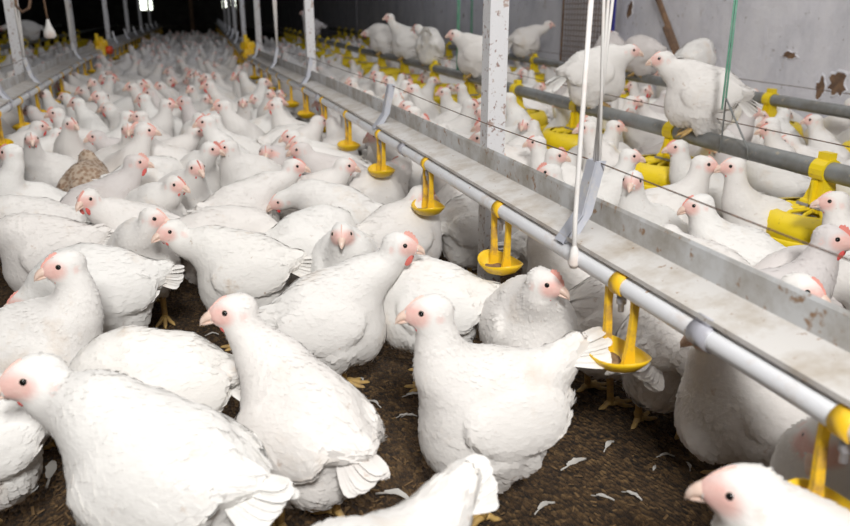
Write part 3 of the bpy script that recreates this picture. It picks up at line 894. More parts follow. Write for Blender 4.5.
def wattle_mesh(s, big):
    m_ = MB(); k_ = 1.5 if big else .75
    m_.lathe([(0, .006), (.0045, .004), (.0062, -.001), (.0058, -.006), (.003, -.0105), (0, -.012)], 12, (0, 0, 0), sx=k_, sy=.5)
    m_.v = [(x+.020, y+s*.0085, z*k_-.0165) for x, y, z in m_.v]
    return m_.mesh('wattle', M['wattle'], True)
WATTLE = {(s, b): wattle_mesh(s, b) for s in (-1, 1) for b in (0, 1)}
def eye_mesh(s):
    m_ = MB(); r_ = .0048; n = 16; rings = 8; vs = [(0, 0, r_)]; fs = []; mi = []
    for i in range(1, rings+1):
        a_ = math.pi*.62*i/rings
        for k in range(n): vs.append((r_*math.sin(a_)*math.cos(2*math.pi*k/n), r_*math.sin(a_)*math.sin(2*math.pi*k/n), r_*math.cos(a_)))
    for k in range(n): fs.append((0, 1+k, 1+(k+1) % n)); mi.append(1)
    for i in range(rings-1):
        for k in range(n):
            fs.append((1+i*n+k, 1+(i+1)*n+k, 1+(i+1)*n+(k+1) % n, 1+i*n+(k+1) % n)); mi.append(1 if i < 3 else 0)
    R_ = Vector((.22, s, .06)).to_track_quat('Z', 'Y')
    me = bpy.data.meshes.new('eye')
    me.from_pydata([tuple(R_@Vector(v)+Vector((.0135, s*.0155, .0035))) for v in vs], [], fs)
    me.materials.append(M['iris']); me.materials.append(M['pupil'])
    me.polygons.foreach_set('material_index', mi); me.polygons.foreach_set('use_smooth', [True]*len(fs)); me.update()
    return me
EYE = {s: eye_mesh(s) for s in (-1, 1)}
def leg_mesh(hk=.088, curl=0.0):
    m_ = MB()
    m_.tube([(-.006, 0, hk), (-.004, 0, hk*.75), (.0, 0, hk*.4), (.003, 0, .012)], [.0085, .0068, .0062, .0070], 10)
    for an, L in ((-.5, .036), (0, .044), (.5, .036), (math.pi, .018)):
        c_, s_ = math.cos(an), math.sin(an)
        b0 = .003 if an < 3 else 0
        z = lambda u: .010-.004*u-curl*u*u
        m_.tube([(b0, 0, .013), (b0+c_*L*.35, s_*L*.35, .0105+.002), (b0+c_*L*.7, s_*L*.7, .0065-curl*.5), (b0+c_*L, s_*L, .0055-curl), (b0+c_*(L+.008), s_*(L+.008), .0025-curl*1.4)], [.0065, .0050, .0046, .0040, .0010], 8)
    return m_.mesh('leg', M['leg'], True)
COMB[0].materials[0] = M['comb_pale']
LEG = leg_mesh(); LEG_PERCH = leg_mesh(.06, .010)

def assemble(root, body_me, tb, RB, head, yaw, hpitch, tailup, mk='plume', comb=1, perch=False, sit=False, legs=True, eyes=True, tk=0, wat=0, bpitch=.12, zb=ZB):
    body = new_obj('body', body_me, None, root)
    t = new_obj('tail', tail_for(mk, tailup, tk), None, root); t.matrix_local = Matrix.Translation(tb)@RB.to_4x4()
    hm = head_matrix(head, yaw, hpitch)
    parts = [('beak', BEAK), ('comb', COMB[comb])]
    if wat >= 0: parts += [('wattle', WATTLE[(-1, wat)]), ('wattle', WATTLE[(1, wat)])]
    if eyes: parts += [('eye', EYE[1]), ('eye', EYE[-1])]
    for nm, me in parts:
        o = new_obj(nm, me, None, root); o.matrix_local = hm
    if legs and not sit:
        rg = random.Random(len(ROOTS))
        for s in (-1, 1):
            o = new_obj('leg', LEG_PERCH if perch else LEG, None, root, (rg.uniform(-.022, .026), s*.036, 0))
            if perch: o.location = (0.004, s*.036, .063)
    return root

HEADS = []            # where the hand-placed birds show their heads
ROOTS = []            # (x, y, yaw, radius, fixed)
def occupy(x, y, yaw, sc=1.0, fixed=True, z=0):
    ROOTS.append([x, y, yaw, sc, fixed, z])

#BIRDS
def hero(label, b, ang, h=None, face=None, pref=(.090, 0, .305), hp=-.12, bpitch=.14, tail=.35, tailup=.45, mk='plume', comb=1, wat=0,
         res=.006, flakes=1300, sc=1.0, perch=None, sit=False, group=None, fat=1.0, base=None, neckw=1.0, legs=True, hz=None):
    if not perch: sc *= .94
    zb = .095 if sit else ZB
    z0 = perch[1] if perch else 0.0
    if base is not None: p = Vector(base)
    elif perch: p = onx(b[0], b[1], perch[0])
    else: p = onz(b[0], b[1], z0+zb*sc)
    yaw = heading(ang, b[0]) if base is None else heading(ang, project(p)[0])
    if hz:                                   # placed by the head, whose height is known, where the body is hidden
        p = onz(h[0], h[1], hz*sc)-Matrix.Rotation(yaw, 3, 'Z')@Vector((.088*sc, 0, 0)); pref = (.088, 0, hz)
    loc = Vector((p.x, p.y, z0))
    Rz = Matrix.Rotation(yaw, 3, 'Z')
    prf = Vector(pref)
    if sit: prf.z -= .05
    if h is not None:
        r = ray(*h).normalized(); wpref = loc+Rz@(prf*sc); o = Vector((0, 0, CAM_Z))
        q = o+r*((wpref-o).dot(r))
        hl = (Rz.transposed()@(q-loc))/sc
    else: hl = prf
    p0 = Vector((.05, 0, zb+.03)); d = hl-p0; L = d.length
    mx = .18
    if L > mx: hl = p0+d*(mx/L)
    if L < .07: hl = p0+d*(.07/max(L, .001))
    if hl.z < .03: hl.z = .03
    fyaw = (heading(face, (h or b)[0])-yaw) if face is not None else 0.0
    seed = len(ROOTS)+11
    bpitch += .12
    me, tb, RB = hen_body('body', tuple(hl), fyaw, hp, res, flakes, M[mk], bpitch, zb, fat, tail, sit, seed, neckw)
    root = thing('hen', label, 'hen', tuple(loc), yaw, group); root.scale = (sc, sc, sc)
    assemble(root, me, tb, RB, hl, fyaw, hp, tailup, mk, comb, bool(perch), sit, legs, True, seed % 3, wat, bpitch, zb)
    occupy(loc.x, loc.y, yaw, sc, True, z0)
    HEADS.append(project(loc+Rz@(hl*sc)))
    return root

NEAR = dict(res=.0045, flakes=2200)
# ---- foreground hens in the aisle
hero('plump white hen in centre foreground facing left with tail cocked up', (490, 409), 198, (432, 310), 184, tail=1.5, tailup=.75, bpitch=.10, comb=0, fat=1.04, **NEAR)
hero('white hen seen from behind, head turned left, beside the centre hen', (305, 425), 128, (236, 309), 182, bpitch=.16, tail=.15, tailup=.2, comb=0, **NEAR)
hero('large pinkish-white hen at the lower left corner, looking left', (160, 474), 142, (36, 374), 190, pref=(.13, 0, .24), bpitch=.08, comb=0, fat=.94, sc=1.12, tail=.1, mk='plume', **NEAR)
hero('pale hen head with upright stare at the lower right corner', (824, 614), 160, (753, 506), 186, pref=(.10, 0, .28), comb=0, wat=-1, sc=1.08, **NEAR)
hero('hen cut off by the bottom edge, only back and pointed tail showing', (374, 600), 222, None, 200, pref=(.15, 0, .17), fat=.88, tail=1.3, tailup=.75, **NEAR)
hero('white hen with brown-stained back resting behind the lower left hen', (160, 388), 178, (70, 400), 180, pref=(.15, 0, .17), mk='plume_stained', tail=.2, tailup=.2, res=.005, flakes=1800)
hero('white hen at the left edge turning its head back to the left', (42, 352), 335, (66, 264), 192, pref=(.075, 0, .285), comb=1, wat=0, res=.005, flakes=1800)
hero('white hen with ruffled rump pointing right, by the left edge', (105, 290), 178, (28, 300), 185, pref=(.14, 0, .15), tail=.5, tailup=.5, res=.005, flakes=1700)
hero('white hen with raised neck and red wattles looking right, mid aisle', (330, 318), 8, (398, 244), 352, comb=2, wat=1, bpitch=.22, res=.005, flakes=1800)
hero('white hen whose rump and yellow leg show right of the red-wattled hen', (432, 305), 172, (362, 298), 180, pref=(.14, 0, .2), tail=.55, tailup=.5, res=.005, flakes=1500)
hero('white hen crouching face-on under the third yellow cup', (528, 326), 290, (543, 281), 335, pref=(.085, 0, .29), comb=2, wat=0, bpitch=.3, res=.005, flakes=1700, hp=-.2)
hero('long white hen with tan shoulder stain, head lowered to the left', (245, 272), 170, (173, 230), 205, pref=(.13, 0, .25), mk='plume_stained', comb=0, res=.005, flakes=1600, bpitch=.08)
hero('white hen staring straight at the viewer beside the red-wattled hen', (347, 268), 280, (342, 233), 268, pref=(.08, 0, .27), comb=0, wat=-1, res=.0055, flakes=1200)
hero('greyish hen in profile facing right at the left of aisle', (99, 214), 358, (135, 162), 352, mk='plume_grey', comb=2, wat=1, bpitch=.2, tail=.1, tailup=.1, res=.0055, flakes=1400)
hero('tall-necked white hen at the left edge with dusky face turned away', (32, 214), 200, (12, 152), 150, comb=1, res=.0055, flakes=1400)
hero('brown speckled hen sitting among the white flock', (88, 192), 75, (87, 157), 110, mk='plume_brown', pref=(.075, 0, .25), comb=1, wat=-1, res=.006, flakes=1600, bpitch=.0, fat=1.05)
hero('white hen facing the viewer with pink comb, above stained hen', (152, 218), 292, (175, 184), 315, comb=1, res=.0055, flakes=1300, bpitch=.2)
hero('white hen side-on reaching right, behind the long stained hen', (243, 214), 20, (293, 166), 350, pref=(.12, 0, .25), comb=1, res=.0055, flakes=1400, bpitch=.1)
hero('white hen with smooth round head looking left, mid aisle', (252, 182), 195, (229, 147), 186, comb=1, res=.0055, flakes=1300)
hero('grey-white hen seen face-on between two aisle hens', (277, 172), 272, (268, 154), 268, mk='plume_grey', comb=1, wat=-1, pref=(.07, 0, .25), res=.006, flakes=1200)
hero('broad white hen bending its dusky pink face down to the left', (338, 218), 172, (282, 200), 195, pref=(.14, 0, .235), comb=0, wat=0, res=.0055, flakes=1500, hp=-.35)
hero('white hen drinking at the fifth yellow cup, head turned back', (378, 196), 35, (402, 164), 170, pref=(.09, 0, .255), comb=1, wat=0, res=.0055, flakes=1400)
hero('white hen standing upright below the smaller yellow cups', (336, 160), 75, (332, 122), 100, pref=(.08, 0, .27), res=.006, flakes=1200)
hero('small white rump pointing left below the broad hen', (312, 246), 5, (346, 258), 0, pref=(.13, 0, .16), tail=.3, tailup=.2, res=.006, flakes=1100)
hero('white hen with red face looking out right of the broad hen', (402, 236), 20, (421, 214), 340, comb=2, wat=1, pref=(.09, 0, .25), res=.006, flakes=1100)
# ---- left edge crowd
hero('white hen lying low at the left edge, tail toward the aisle', (35, 232), 182, (-12, 215), 180, pref=(.13, 0, .2), tail=.5, tailup=.5, res=.0055, flakes=1300)
hero('white hen below the low one at the left edge, tail fanned right', (50, 254), 178, (-10, 240), 180, pref=(.14, 0, .18), tail=.6, tailup=.55, res=.0055, flakes=1300)
hero('white hen back cut by the left edge above the lower left hen', (-34, 438), 170, (-80, 400), 180, res=.006, flakes=1200)
# ---- beneath and beyond the trough, foreground
hero('white hen standing under the trough with beak peeking over pipe', (748, 398), 215, (716, 330), 190, comb=0, bpitch=.25, hp=-.35, res=.005, flakes=1800)
hero('hen with bowed face at the right edge behind lowest cup', (852, 492), 225, (826, 446), 250, pref=(.09, 0, .22), comb=1, res=.0055, flakes=1300, hp=-.4)
hero('white hen behind the second yellow cup showing its dirty legs', (668, 345), 70, None, 80, pref=(.09, 0, .24), res=.0055, flakes=1400)
hero('white hen rump beneath trough between second and third cups', (612, 318), 40, None, 30, pref=(.10, 0, .22), res=.0055, flakes=1300, bpitch=.2)
hero('shaded white hen under trough behind the crouching hen', (558, 250), 20, None, 10, pref=(.11, 0, .22), res=.006, flakes=1200)
hero('shaded white hen under trough behind the fourth cup', (474, 226), 30, None, 20, pref=(.11, 0, .22), res=.006, flakes=1200)
# ---- beyond the trough, right side
hero('large white hen with bent neck looking left, beyond the trough', (752, 236), 192, (700, 204), 190, pref=(.085, 0, .265), comb=1, res=.0055, flakes=1500, hp=-.3, hz=0.295)
hero('white hen looking right over the trough edge', (752, 300), 312, (800, 287), 345, pref=(.10, 0, .255), comb=1, wat=0, res=.0055, flakes=1300, hp=-.25, hz=0.3)
hero('grey-tinged hen with red wattle at the right edge', (826, 288), 20, (830, 237), 350, mk='plume_grey', comb=2, wat=1, pref=(.09, 0, .27), res=.0055, flakes=1300, hz=0.315)
hero('white hen facing left at right edge beside yellow pan', (868, 225), 165, (836, 201), 190, comb=0, res=.006, flakes=1100, pref=(.11, 0, .27), hz=0.305)
hero('white hen facing the viewer beyond the hanger plate', (655, 215), 238, (633, 180), 262, comb=0, wat=-1, res=.0055, flakes=1300, hz=0.32)
hero('white hen with dusky face tucked low behind trough edge', (690, 244), 165, (666, 236), 200, pref=(.09, 0, .21), comb=0, hp=-.7, res=.006, flakes=1200, hz=0.25)
hero('upright white hen looking left under the near feeder pipe', (742, 196), 200, (735, 166), 195, comb=0, res=.006, flakes=1200, pref=(.07, 0, .29), hz=0.325)
hero('white hen with scarlet face looking left just beyond trough', (580, 196), 175, (551, 172), 182, comb=2, wat=1, res=.006, flakes=1200, pref=(.1, 0, .25), hz=0.3)
hero('white hen below the yellow pan clamp, looking left', (665, 168), 190, (679, 147), 195, comb=1, res=.006, flakes=1200, hz=0.31)
hero('white hen back beside the big yellow pan, head hidden', (775, 192), 160, None, 160, pref=(.12, 0, .2), res=.006, flakes=1200)
# ---- hens perched on the feeder pipes
def on_pipe(x, zf, y): return (x, zf(y)+.0225-.006)
def perched(label, b, ang, x, zf, **kw):
    y = onx(b[0], b[1]+25, x).y
    z0 = zf(y)-.0465
    # stand on the pipe: choose y so that the body centre falls on the pixel
    q = onx(b[0], b[1], x); 
    return hero(label, b, ang, base=(x+bend(q.y), q.y, 0), perch=(x, z0), group='hens perched on feeder pipes', neckw=.92, **kw)
perched('white hen perched on near feeder pipe, right one, facing left', (703, 94), 178, 1.38, zA, h=(664, 59), face=188, comb=0, wat=-1, res=.0055, flakes=1500, bpitch=.14, fat=.93, sc=1.0, tail=.1, tailup=.0, pref=(.08, 0, .31))
perched('large white hen perched on near feeder pipe behind white cords', (594, 86), 6, 1.38, zA, h=(627, 52), face=5, comb=0, wat=-1, res=.0055, flakes=1500, tail=.1, tailup=.0, bpitch=.16, fat=.95, sc=1.04, pref=(.075, 0, .31))
perched('white hen perched on near feeder pipe left of white post', (478, 50), 165, 1.38, zA, h=(455, 34), face=190, comb=0, res=.007, flakes=1000)
perched('perched hen showing rump with tail held straight up', (430, 42), 80, 1.38, zA, h=(418, 28), face=150, tail=1.3, tailup=1.2, res=.007, flakes=1000, pref=(.11, 0, .22))
perched('perched hen second from left, long neck, looking left', (408, 37), 160, 1.38, zA, h=(390, 17), face=190, res=.007, flakes=1000, comb=0)
perched('leftmost hen perched on near feeder pipe, leaning left', (385, 45), 165, 1.38, zA, h=(368, 33), face=185, res=.007, flakes=900, comb=0, pref=(.12, 0, .25))
perched('white hen perched on rear feeder pipe against grey wall', (525, 43), 15, 2.24, zB, h=(548, 24), face=0, res=.007, flakes=1000, comb=0, tail=.1, tailup=0.)
perched('white hen on rear feeder pipe with its head hidden, behind twine hen', (695, 62), 60, 2.24, zB, pref=(.12, 0, .2), res=.007, flakes=1000)
perched('grey-white hen preening on the rear pipe below wall stain', (643, 58), 150, 2.24, zB, h=(634, 48), face=160, mk='plume_grey', res=.007, flakes=900, pref=(.08, 0, .22))
perched('beige hen on rear pipe half hidden by blue strap', (610, 55), 120, 2.24, zB, h=(613, 36), face=150, mk='plume_grey', res=.007, flakes=900)
perched('dim grey hen perched far back left of the dark wall', (302, 22), 170, 1.38, zA, mk='plume_grey', res=.009, flakes=500)
perched('dim hen perched beyond the left drinker line', (18, 40), 185, -1.42, lambda y: .33, h=(3, 28), face=180, res=.009, flakes=600)

#FLOCK
# ------------------------------------------------------------------ the wider flock
PROTO = {}
def proto(cls, rel, lod):
    key = (cls, rel, lod)
    if key not in PROTO:
        hd = {'t': (.082, 0, .315), 'm': (.108, 0, .278), 'd': (.150, 0, .165)}[cls]
        hd = (hd[0]*math.cos(rel*.25)-.0, hd[1]+.035*rel/1.1 if cls != 'd' else .0, hd[2])
        hp = {'t': -.12, 'm': -.2, 'd': -.7}[cls]
        bpitch = {'t': .34, 'm': .26, 'd': .10}[cls]
        me, tb, RB = hen_body('body', hd, rel, hp, {0: .0075, 1: .0115, 2: .019}[lod], {0: 900, 1: 0, 2: 0}[lod], M['plume'], bpitch, ZB, 1.0, .4, False, len(PROTO)+300)
        meg = me.copy(); meg.materials.clear(); meg.materials.append(M['plume_grey'])
        PROTO[key] = (me, meg, tb, RB, Vector(hd), hp, bpitch)
    return PROTO[key]
def circles(x, y, yaw, sc):
    c, s_ = math.cos(yaw), math.sin(yaw)
    return [(x+c*o*sc, y+s_*o*sc, .066*sc) for o in (.045, -.045)]
def clash(a, b, tol=1.0):
    w = 0; vx = vy = 0
    for (x1, y1, r1) in circles(*a[:4]):
        for (x2, y2, r2) in circles(*b[:4]):
            dx, dy = x1-x2, y1-y2; dd = math.hypot(dx, dy); pen = (r1+r2)*tol-dd
            if pen > w: w = pen; vx, vy = dx/max(dd, 1e-6), dy/max(dd, 1e-6)
    return w, vx, vy
def hides_head(m):
    for z, rad in ((.15, .10), (.26, .055)):
        qx, qy, dz = project((m[0]+(math.cos(m[2])*.06 if z > .2 else 0), m[1]+(math.sin(m[2])*.06 if z > .2 else 0), z))
        r = rad*F_PX/max(dz, .1)
        for hx, hy, hd in HEADS:
            if dz < hd-.03 and math.hypot(qx-hx, qy-hy) < r+.025*F_PX/hd: return True
    return False
rng_f = random.Random(77)
MIDS = []      # [x, y, yaw, sc, fixed, z, cls, rel, face]
def mid(hx, hy, face, rel=None, cls='t'):
    if rel is None: rel = rng_f.choice((-1.1, 0, 0, 1.1))
    if cls == 'd': rel = 0
    sc = rng_f.uniform(.90, 1.0)
    hd = {'t': (.082, .315), 'm': (.108, .278), 'd': (.150, .165)}[cls]
    yaw = heading(face, hx)-rel
    w = onz(hx, hy, hd[1]*sc)
    MIDS.append([min(w.x-math.cos(yaw)*hd[0]*sc, XR-.17), w.y-math.sin(yaw)*hd[0]*sc, yaw, sc, False, 0, cls, rel, face])
L_, R_, V_, A_ = 180, 0, 270, 90
# heads picked out of the photograph: aisle between the drinker lines
for a in [(57,113,L_),(38,126,R_,0,'m'),(105,78,R_),(104,96,V_),(140,87,L_),(127,116,R_,0),(150,117,L_),(166,104,R_),(157,92,L_),(170,71,L_,0),(193,75,L_,0),
          (205,100,L_),(199,58,L_),(211,45,R_),(214,119,L_,0),(185,60,L_),(132,62,R_),(162,44,L_),(196,45,R_),(106,56,L_),(137,127,V_),(155,65,R_),
          (180,53,R_),(137,130,R_,1.1),(157,128,L_,0),(217,76,L_),(234,67,R_),(248,56,R_,0),(263,82,R_,0),(232,106,L_),(248,103,V_),
          (276,105,L_,0),(216,121,L_,1.1),(310,150,L_,0,'m'),(300,128,L_,0,'m'),(186,132,R_,0,'m'),(31,137,V_)]: mid(*a)
# beyond the trough
for a in [(407,81,L_),(427,80,R_),(463,88,L_),(445,92,L_,0),(484,74,R_,0),(427,111,L_),(484,111,V_),(465,126,L_),(451,132,L_),(509,93,L_,0),(547,66,L_,0),(548,84,R_),
          (573,130,L_),(591,122,L_,0),(614,126,R_),(540,138,L_),(535,73,A_),(633,85,L_),(631,101,R_),(750,111,R_,0),(785,130,L_),(785,141,L_,0,'m'),(824,126,L_),(838,120,L_),
          (738,85,L_,0,'m'),(844,103,R_),(487,150,R_),(564,147,R_,0),(624,150,R_,0),(591,146,L_),(710,165,R_,0),(695,183,L_,0,'m'),(718,180,R_,1.1,'m'),
          (340,56,R_,0),(356,61,L_),(371,67,R_),(378,75,L_,0),(359,84,L_),(366,54,R_),(407,84,R_),(386,95,L_),(402,97,R_,0),(354,40,L_),(757,72,L_),(820,290,L_,0,'d')]: mid(*a)
# dim flock beyond the left drinker line
for a in [(5,75,R_),(12,82,L_),(30,62,L_),(45,68,R_),(60,55,R_),(66,48,L_),(25,52,R_)]: mid(*a)
PANS = []
for x_, ys in ((1.38, [1.359-.57, 1.359, 1.931, 2.507, 3.04, 3.597, 4.135, 4.72]+[5.28+.57*k for k in range(12)]),
               (2.24, [1.42, 1.98, 2.53, 3.07, 3.607, 4.153, 4.68]+[5.24+.57*k for k in range(12)]), (-1.42, [3.4+.57*k for k in range(16)]), (-2.4, [4.5+.6*k for k in range(14)])):
    for y_ in ys: PANS.append((x_+bend(y_), y_))
POSTS = [(P1.x, P1.y), (P2.x, P2.y)]+[(.635+bend(P1.y+step*k), P1.y+step*k) for k in range(2, 7)]+[(-.67+bend(PL.y+step*k), PL.y+step*k) for k in range(0, 6)]
FIX = [r for r in ROOTS if r[5] == 0.0]
home = [(m[0], m[1]) for m in MIDS]
def pan_push(m, rad=.13):
    w = 0; vx = vy = 0
    for px, py in PANS:
        if abs(px-m[0]) > .4 or abs(py-m[1]) > .4: continue
        for (x1, y1, r1) in circles(*m[:4]):
            dx, dy = x1-px, y1-py; dd = math.hypot(dx, dy); pen = rad+r1-dd
            if pen > w: w = pen; vx, vy = dx/max(dd, 1e-6), dy/max(dd, 1e-6)
    for px, py in POSTS:
        if abs(px-m[0]) > .4 or abs(py-m[1]) > .4: continue
        for (x1, y1, r1) in circles(*m[:4]):
            dx, dy = x1-px, y1-py; dd = math.hypot(dx, dy); pen = .035+r1-dd
            if pen > w: w = pen; vx, vy = dx/max(dd, 1e-6), dy/max(dd, 1e-6)
    return w, vx, vy
for it in range(60):
    for i, m in enumerate(MIDS):
        fx = fy = 0.0
        for o in FIX:
            if abs(o[0]-m[0]) < .35 and abs(o[1]-m[1]) < .35:
                w, vx, vy = clash(m, o, .95); fx += w*vx*.7; fy += w*vy*.7
        for j, o in enumerate(MIDS):
            if j != i and abs(o[0]-m[0]) < .35 and abs(o[1]-m[1]) < .35:
                w, vx, vy = clash(m, o, .95); fx += w*vx*.45; fy += w*vy*.45
        w, vx, vy = pan_push(m); fx += w*vx*.5; fy += w*vy*.5
        m[0] = min(m[0]+fx, XR-.15); m[1] += fy
        dx, dy = m[0]-home[i][0], m[1]-home[i][1]; dd = math.hypot(dx, dy)
        lim = .10+.03*m[1]
        if dd > lim: m[0] = home[i][0]+dx*lim/dd; m[1] = home[i][1]+dy*lim/dd
# a bird that still sits inside another one has no room: drop it
keep = []
for m in MIDS:
    if hides_head(m): continue
    if any(clash(m, o)[0] > .036 for o in FIX) or any(clash(m, o)[0] > .036 for o in keep): continue
    keep.append(m)
MIDS = keep
# fill the floor the heads above leave open
def fill(xr, yr, tries, face_bias):
    for _ in range(tries):
        y = yr[0]+(yr[1]-yr[0])*rng_f.random()**1.25; x = rng_f.uniform(*xr)+bend(y)
        face = rng_f.choice(face_bias)+rng_f.uniform(-35, 35)
        px, py, dz = project((x, y, .15))
        if dz < .9 or px < -30 or px > 885 or py > 420: continue
        rel = rng_f.choice((-1.1, 0, 1.1)); cls = rng_f.choice(('t', 'm', 'm', 'd', 't'))
        if cls == 'd': rel = 0
        m = [x, y, heading(face, px)-rel, rng_f.uniform(.89, 1.0), False, 0, cls, rel, face]
        if pan_push(m, .125)[0] > .012 or hides_head(m): continue
        bad = False
        for o in FIX+MIDS:
            if abs(o[0]-x) < .35 and abs(o[1]-y) < .35 and clash(m, o)[0] > .015: bad = True; break
        if not bad: MIDS.append(m)
# birds feeding shoulder to shoulder at the pans
for (px_, py_) in PANS:
    if px_ < 0 or py_ > 5.5: continue
    for an in (250, 205, 295, 165, 20, 335, 75):
        a_ = math.radians(an+rng_f.uniform(-12, 12)); rr = .262
        x, y = px_+math.cos(a_)*rr, py_+math.sin(a_)*rr
        if x < .66 or x > XR-.16: continue
        qx, qy, dz = project((x, y, .15))
        if dz < .9 or qx < -30 or qx > 885: continue
        cls = rng_f.choice(('m', 't', 'm'))
        rel = rng_f.choice((-1.1, 1.1)); yaw = a_+math.pi+rng_f.uniform(-.25, .25)
        face = math.degrees(yaw+rel+YAW+math.atan((qx-425)/F_PX))
        m = [x, y, yaw, rng_f.uniform(.9, 1.0), False, 0, cls, rel, face]
        if pan_push(m, .135)[0] > .02 or hides_head(m): continue
        if any(abs(o[0]-x) < .35 and abs(o[1]-y) < .35 and clash(m, o)[0] > .017 for o in FIX+MIDS): continue
        MIDS.append(m)
fill((-.49, .46), (1.5, 6), 2600, (0, 180, 180, 200, 340, 270, 315))
fill((.60, 2.58), (.9, 6), 5200, (0, 180, 180, 200, 340, 270, 225))
fill((-.49, .46), (6, 14), 1600, (0, 180, 270, 90))
fill((.60, 2.3), (6, 10.5), 2000, (0, 180, 270, 90))
fill((-3.3, -.66), (2.8, 10), 2600, (0, 180, 270, 90))
MIDS.sort(key=lambda m: math.hypot(m[0], m[1]))
N_IND = 298-len(ROOTS)
def facing_word(face):
    f = face % 360
    return 'facing right' if f < 50 or f > 310 else 'facing away' if f < 130 else 'facing left' if f < 230 else 'facing the viewer'
def zone(m):
    x = m[0]-bend(m[1]); y = m[1]; d = math.hypot(m[0], y)
    far = 'nearer' if d < 2.4 else 'middle' if d < 3.8 else 'farther' if d < 6 else 'dim far'
    for lim, z in ((-.56, 'beyond left drinker line'), (-.2, 'beside left drinker cups'), (.2, 'midway between drinker lines'), (.56, 'along trough cups'),
                   (1.38, 'between trough and feeder pipe'), (2.24, 'between both feeder pipes'), (9, 'along plaster wall')):
        if x < lim: return '%s flock %s' % (far, z)
ORD = ['leftmost', 'second from left', 'third from left', 'fourth from left', 'fifth from left', 'sixth from left', 'seventh from left', 'eighth from left', 'ninth from left',
       'tenth from left', 'eleventh from left', 'twelfth from left', 'thirteenth from left', 'fourteenth from left', 'fifteenth from left', 'sixteenth from left',
       'seventeenth from left', 'eighteenth from left', 'nineteenth from left', 'twentieth from left']
LABELS = {}
for m in MIDS[:N_IND]:
    m.append(rng_f.random() < .07)
    key = ('%s hen %s' % ('greyish' if m[9] else 'white', 'head down' if m[6] == 'd' else facing_word(m[8])), zone(m))
    LABELS.setdefault(key, []).append(m)
for (what, z), ms in LABELS.items():
    ms.sort(key=lambda m: project((m[0], m[1], .2))[0])
    for k, m in enumerate(ms):
        m.append('%s in %s' % (what, z) if len(ms) == 1 else '%s, %s, in %s' % (what, ORD[min(k, 19)], z)); m.append('hens in '+z)
for i, m in enumerate(MIDS[:N_IND]):
    x, y, yaw, sc, _, _, cls, rel, face, grey, label, grp = m
    d = math.hypot(x, y); lod = 0 if d < 3.6 else 1
    me, meg, tb, RB, hd, hp, bpt = proto(cls, rel, lod)
    root = thing('hen', label, 'hen', (x, y, 0), yaw, grp)
    root.scale = (sc, sc, sc)
    ROOTS.append(None)
    assemble(root, meg if grey else me, tb, RB, hd, rel, hp, .45, 'plume_grey' if grey else 'plume', rng_f.choice((0, 1, 1, 2)), False, False, d < 4.5, d < 5.5, i % 3, rng_f.choice((-1, 0, 1)) if d < 5 else -1)
rest = MIDS[N_IND:]
if rest:
    VV = []; FFs = []; SK = []; off = 0
    cache = {}
    for m in rest:
        k = (m[6], m[7])
        if k not in cache:
            me = proto(m[6], m[7], 2)[0]
            co = np.zeros(len(me.vertices)*3); me.vertices.foreach_get('co', co)
            li = np.zeros(len(me.loops), np.int32); me.loops.foreach_get('vertex_index', li)
            sk = np.zeros(len(me.vertices), np.float32); me.attributes['skin'].data.foreach_get('value', sk)
            cache[k] = (co.reshape(-1, 3), li.reshape(-1, 4), sk)
        co, q, sk = cache[k]
        Rm = rotm('z', m[2])
        VV.append((co*m[3])@Rm.T+np.array([m[0], m[1], 0])); FFs.append(q+off); SK.append(sk); off += len(co)
    VV = np.concatenate(VV); FFs = np.concatenate(FFs); SK = np.concatenate(SK)
    me = bpy.data.meshes.new('far_flock')
    me.vertices.add(len(VV)); me.vertices.foreach_set('co', VV.astype(np.float32).ravel())
    me.loops.add(FFs.size); me.loops.foreach_set('vertex_index', FFs.ravel().astype(np.int32))
    me.polygons.add(len(FFs)); me.polygons.foreach_set('loop_start', (np.arange(len(FFs))*4).astype(np.int32))
    me.polygons.foreach_set('use_smooth', np.ones(len(FFs), bool))
    at_ = me.attributes.new('skin', 'FLOAT', 'POINT'); at_.data.foreach_set('value', SK)
    me.materials.append(M['plume']); me.update(calc_edges=True)
    tag(new_obj('far_flock', me), 'indistinct white flock fading into the dark end of the house', 'flock', kind='stuff')
print('BIRDS', len(ROOTS), 'rest', len(rest))

# ------------------------------------------------------------------ litter shavings and loose feathers
def shavings():
    rg = np.random.default_rng(9); n = 14000
    y = .45+2.6*rg.random(n)**1.6; x = rg.uniform(-1, 1, n)*(.35+y*.62)+y*.18
    an = rg.uniform(0, math.pi, n); L = rg.uniform(.002, .0075, n); W = rg.uniform(.0007, .002, n); z = rg.uniform(.001, .006, n); tl = rg.uniform(-.35, .35, n)
    c, s_ = np.cos(an), np.sin(an)
    def P(a, b, zz): return np.stack([x+c*a-s_*b, y+s_*a+c*b, zz], 1)
    V = np.stack([P(-L, -W, z-tl*L), P(L, -W, z+tl*L), P(L, W, z+tl*L), P(-L, W, z-tl*L), P(0*L, 0*L, z+.0012)], 1).reshape(-1, 3)
    F = (np.arange(n)[:, None, None]*5+np.array([(0, 1, 4), (1, 2, 4), (2, 3, 4), (3, 0, 4)])[None]).reshape(-1, 3)
    me = bpy.data.meshes.new('litter_shavings'); me.from_pydata(V.tolist(), [], F.tolist()); me.materials.append(M['chip'])
    tag(new_obj('litter_shavings', me), 'straw-brown shavings and crumbs scattered over the litter', 'litter', kind='stuff')
shavings()
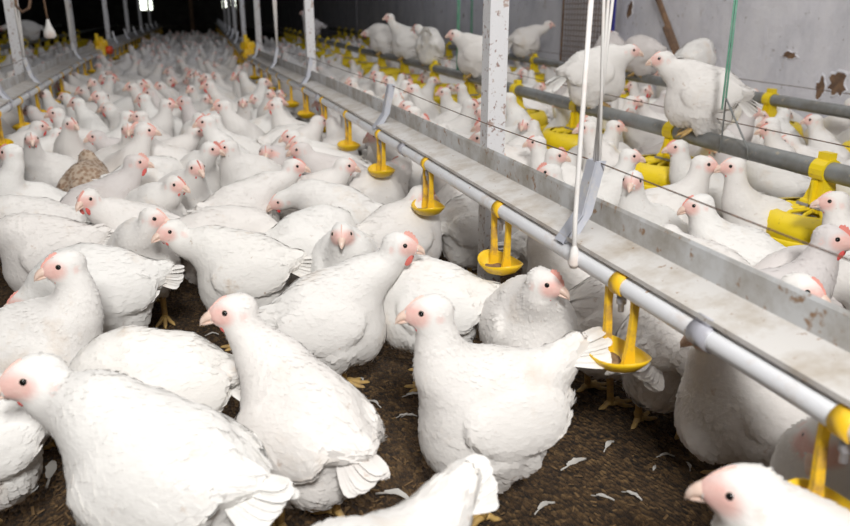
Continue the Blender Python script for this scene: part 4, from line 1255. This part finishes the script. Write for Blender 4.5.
def feather_mesh(seed, L):
    rg = random.Random(seed); v = []; n = 9; cv = rg.uniform(-.5, .5)
    m_ = MB(); ctr = []
    for i in range(n+1):
        u = i/n; ctr.append(Vector((L*(u-.5), cv*L*u*u*.6, .006+.006*math.sin(u*3)*rg.uniform(.6, 1))))
    m_.tube(ctr, [.0009*(1-.7*i/n)+.0002 for i in range(n+1)], 5)
    vs = []; fs = []
    for i in range(2, n+1):
        u = i/n; w = L*.10*math.sin(math.pi*min(1, (u-.15)/.85)**.8)+.0004
        t = (ctr[min(i+1, n)]-ctr[i-1]).normalized(); s_ = Vector((-t.y, t.x, 0)).normalized()
        a_, b_ = rg.uniform(.75, 1.1), rg.uniform(.75, 1.1)
        vs += [ctr[i]+s_*w*a_+Vector((0, 0, .002)), ctr[i]+Vector((0, 0, .0008)), ctr[i]-s_*w*b_+Vector((0, 0, .0015))]
    for i in range(n-2):
        q = i*3; fs += [(q, q+1, q+4, q+3), (q+1, q+2, q+5, q+4)]
    m_.add(vs, fs)
    return m_.mesh('feather', M['feather'], True)
FE = [feather_mesh(k, .035) for k in range(5)]
spots = [(575,472,20,1.4,'white feather with quill right of the centre hen'),(542,512,50,1.1,'curled feather beside the centre hen foot'),(601,503,-40,.9,'downy feather tuft lower right of centre hen'),
 (409,419,10,.8,'small feather left of the centre hen breast'),(607,450,60,1.,'thin feather on the litter under second cup'),(412,400,0,1.,'flat feather between the two central hens'),
 (664,459,15,.8,'small white feather left of the under-trough hen'),(655,472,45,.6,'tiny downy feather below the small white feather'),(632,499,-35,.9,'wispy feather on bare litter lower right'),
 (807,440,5,1.2,'thin feather by the right edge under trough'),(56,482,95,1.9,'long curved white feather at lower left'),(22,489,75,1.6,'second curved feather near the lower left edge'),
 (375,407,130,1.,'feather by the yellow foot in the centre'),(404,419,20,.8,'frayed feather between the central hens, lower one'),(395,503,-15,1.6,'grey feather lying beside the seen-from-behind hen'),
 (363,382,100,.6,'downy tuft left of the yellow foot'),(140,310,10,1.2,'feather behind the ruffled rump, upper one'),(135,320,8,1.1,'feather behind the ruffled rump, lower one'),
 (142,336,150,.6,'white down on dark litter left of stained hen'),(212,337,20,.8,'crescent feather right below the long stained hen'),(106,343,60,.7,'down tuft beside the left edge hen'),
 (445,515,30,.9,'feather near the bottom edge left of centre foot'),(690,470,70,.7,'little feather before the under-trough hen')]
for k, (px, py, an, sc, lb) in enumerate(spots):
    p = onz(px, py, 0.0)
    o = new_obj('feather', FE[k % 5], None, None, (p.x, p.y, 0.0), (0, 0, math.radians(an)-YAW)); o.scale = (sc, sc, sc)
    tag(o, lb, 'feather', 'loose feathers on the litter')
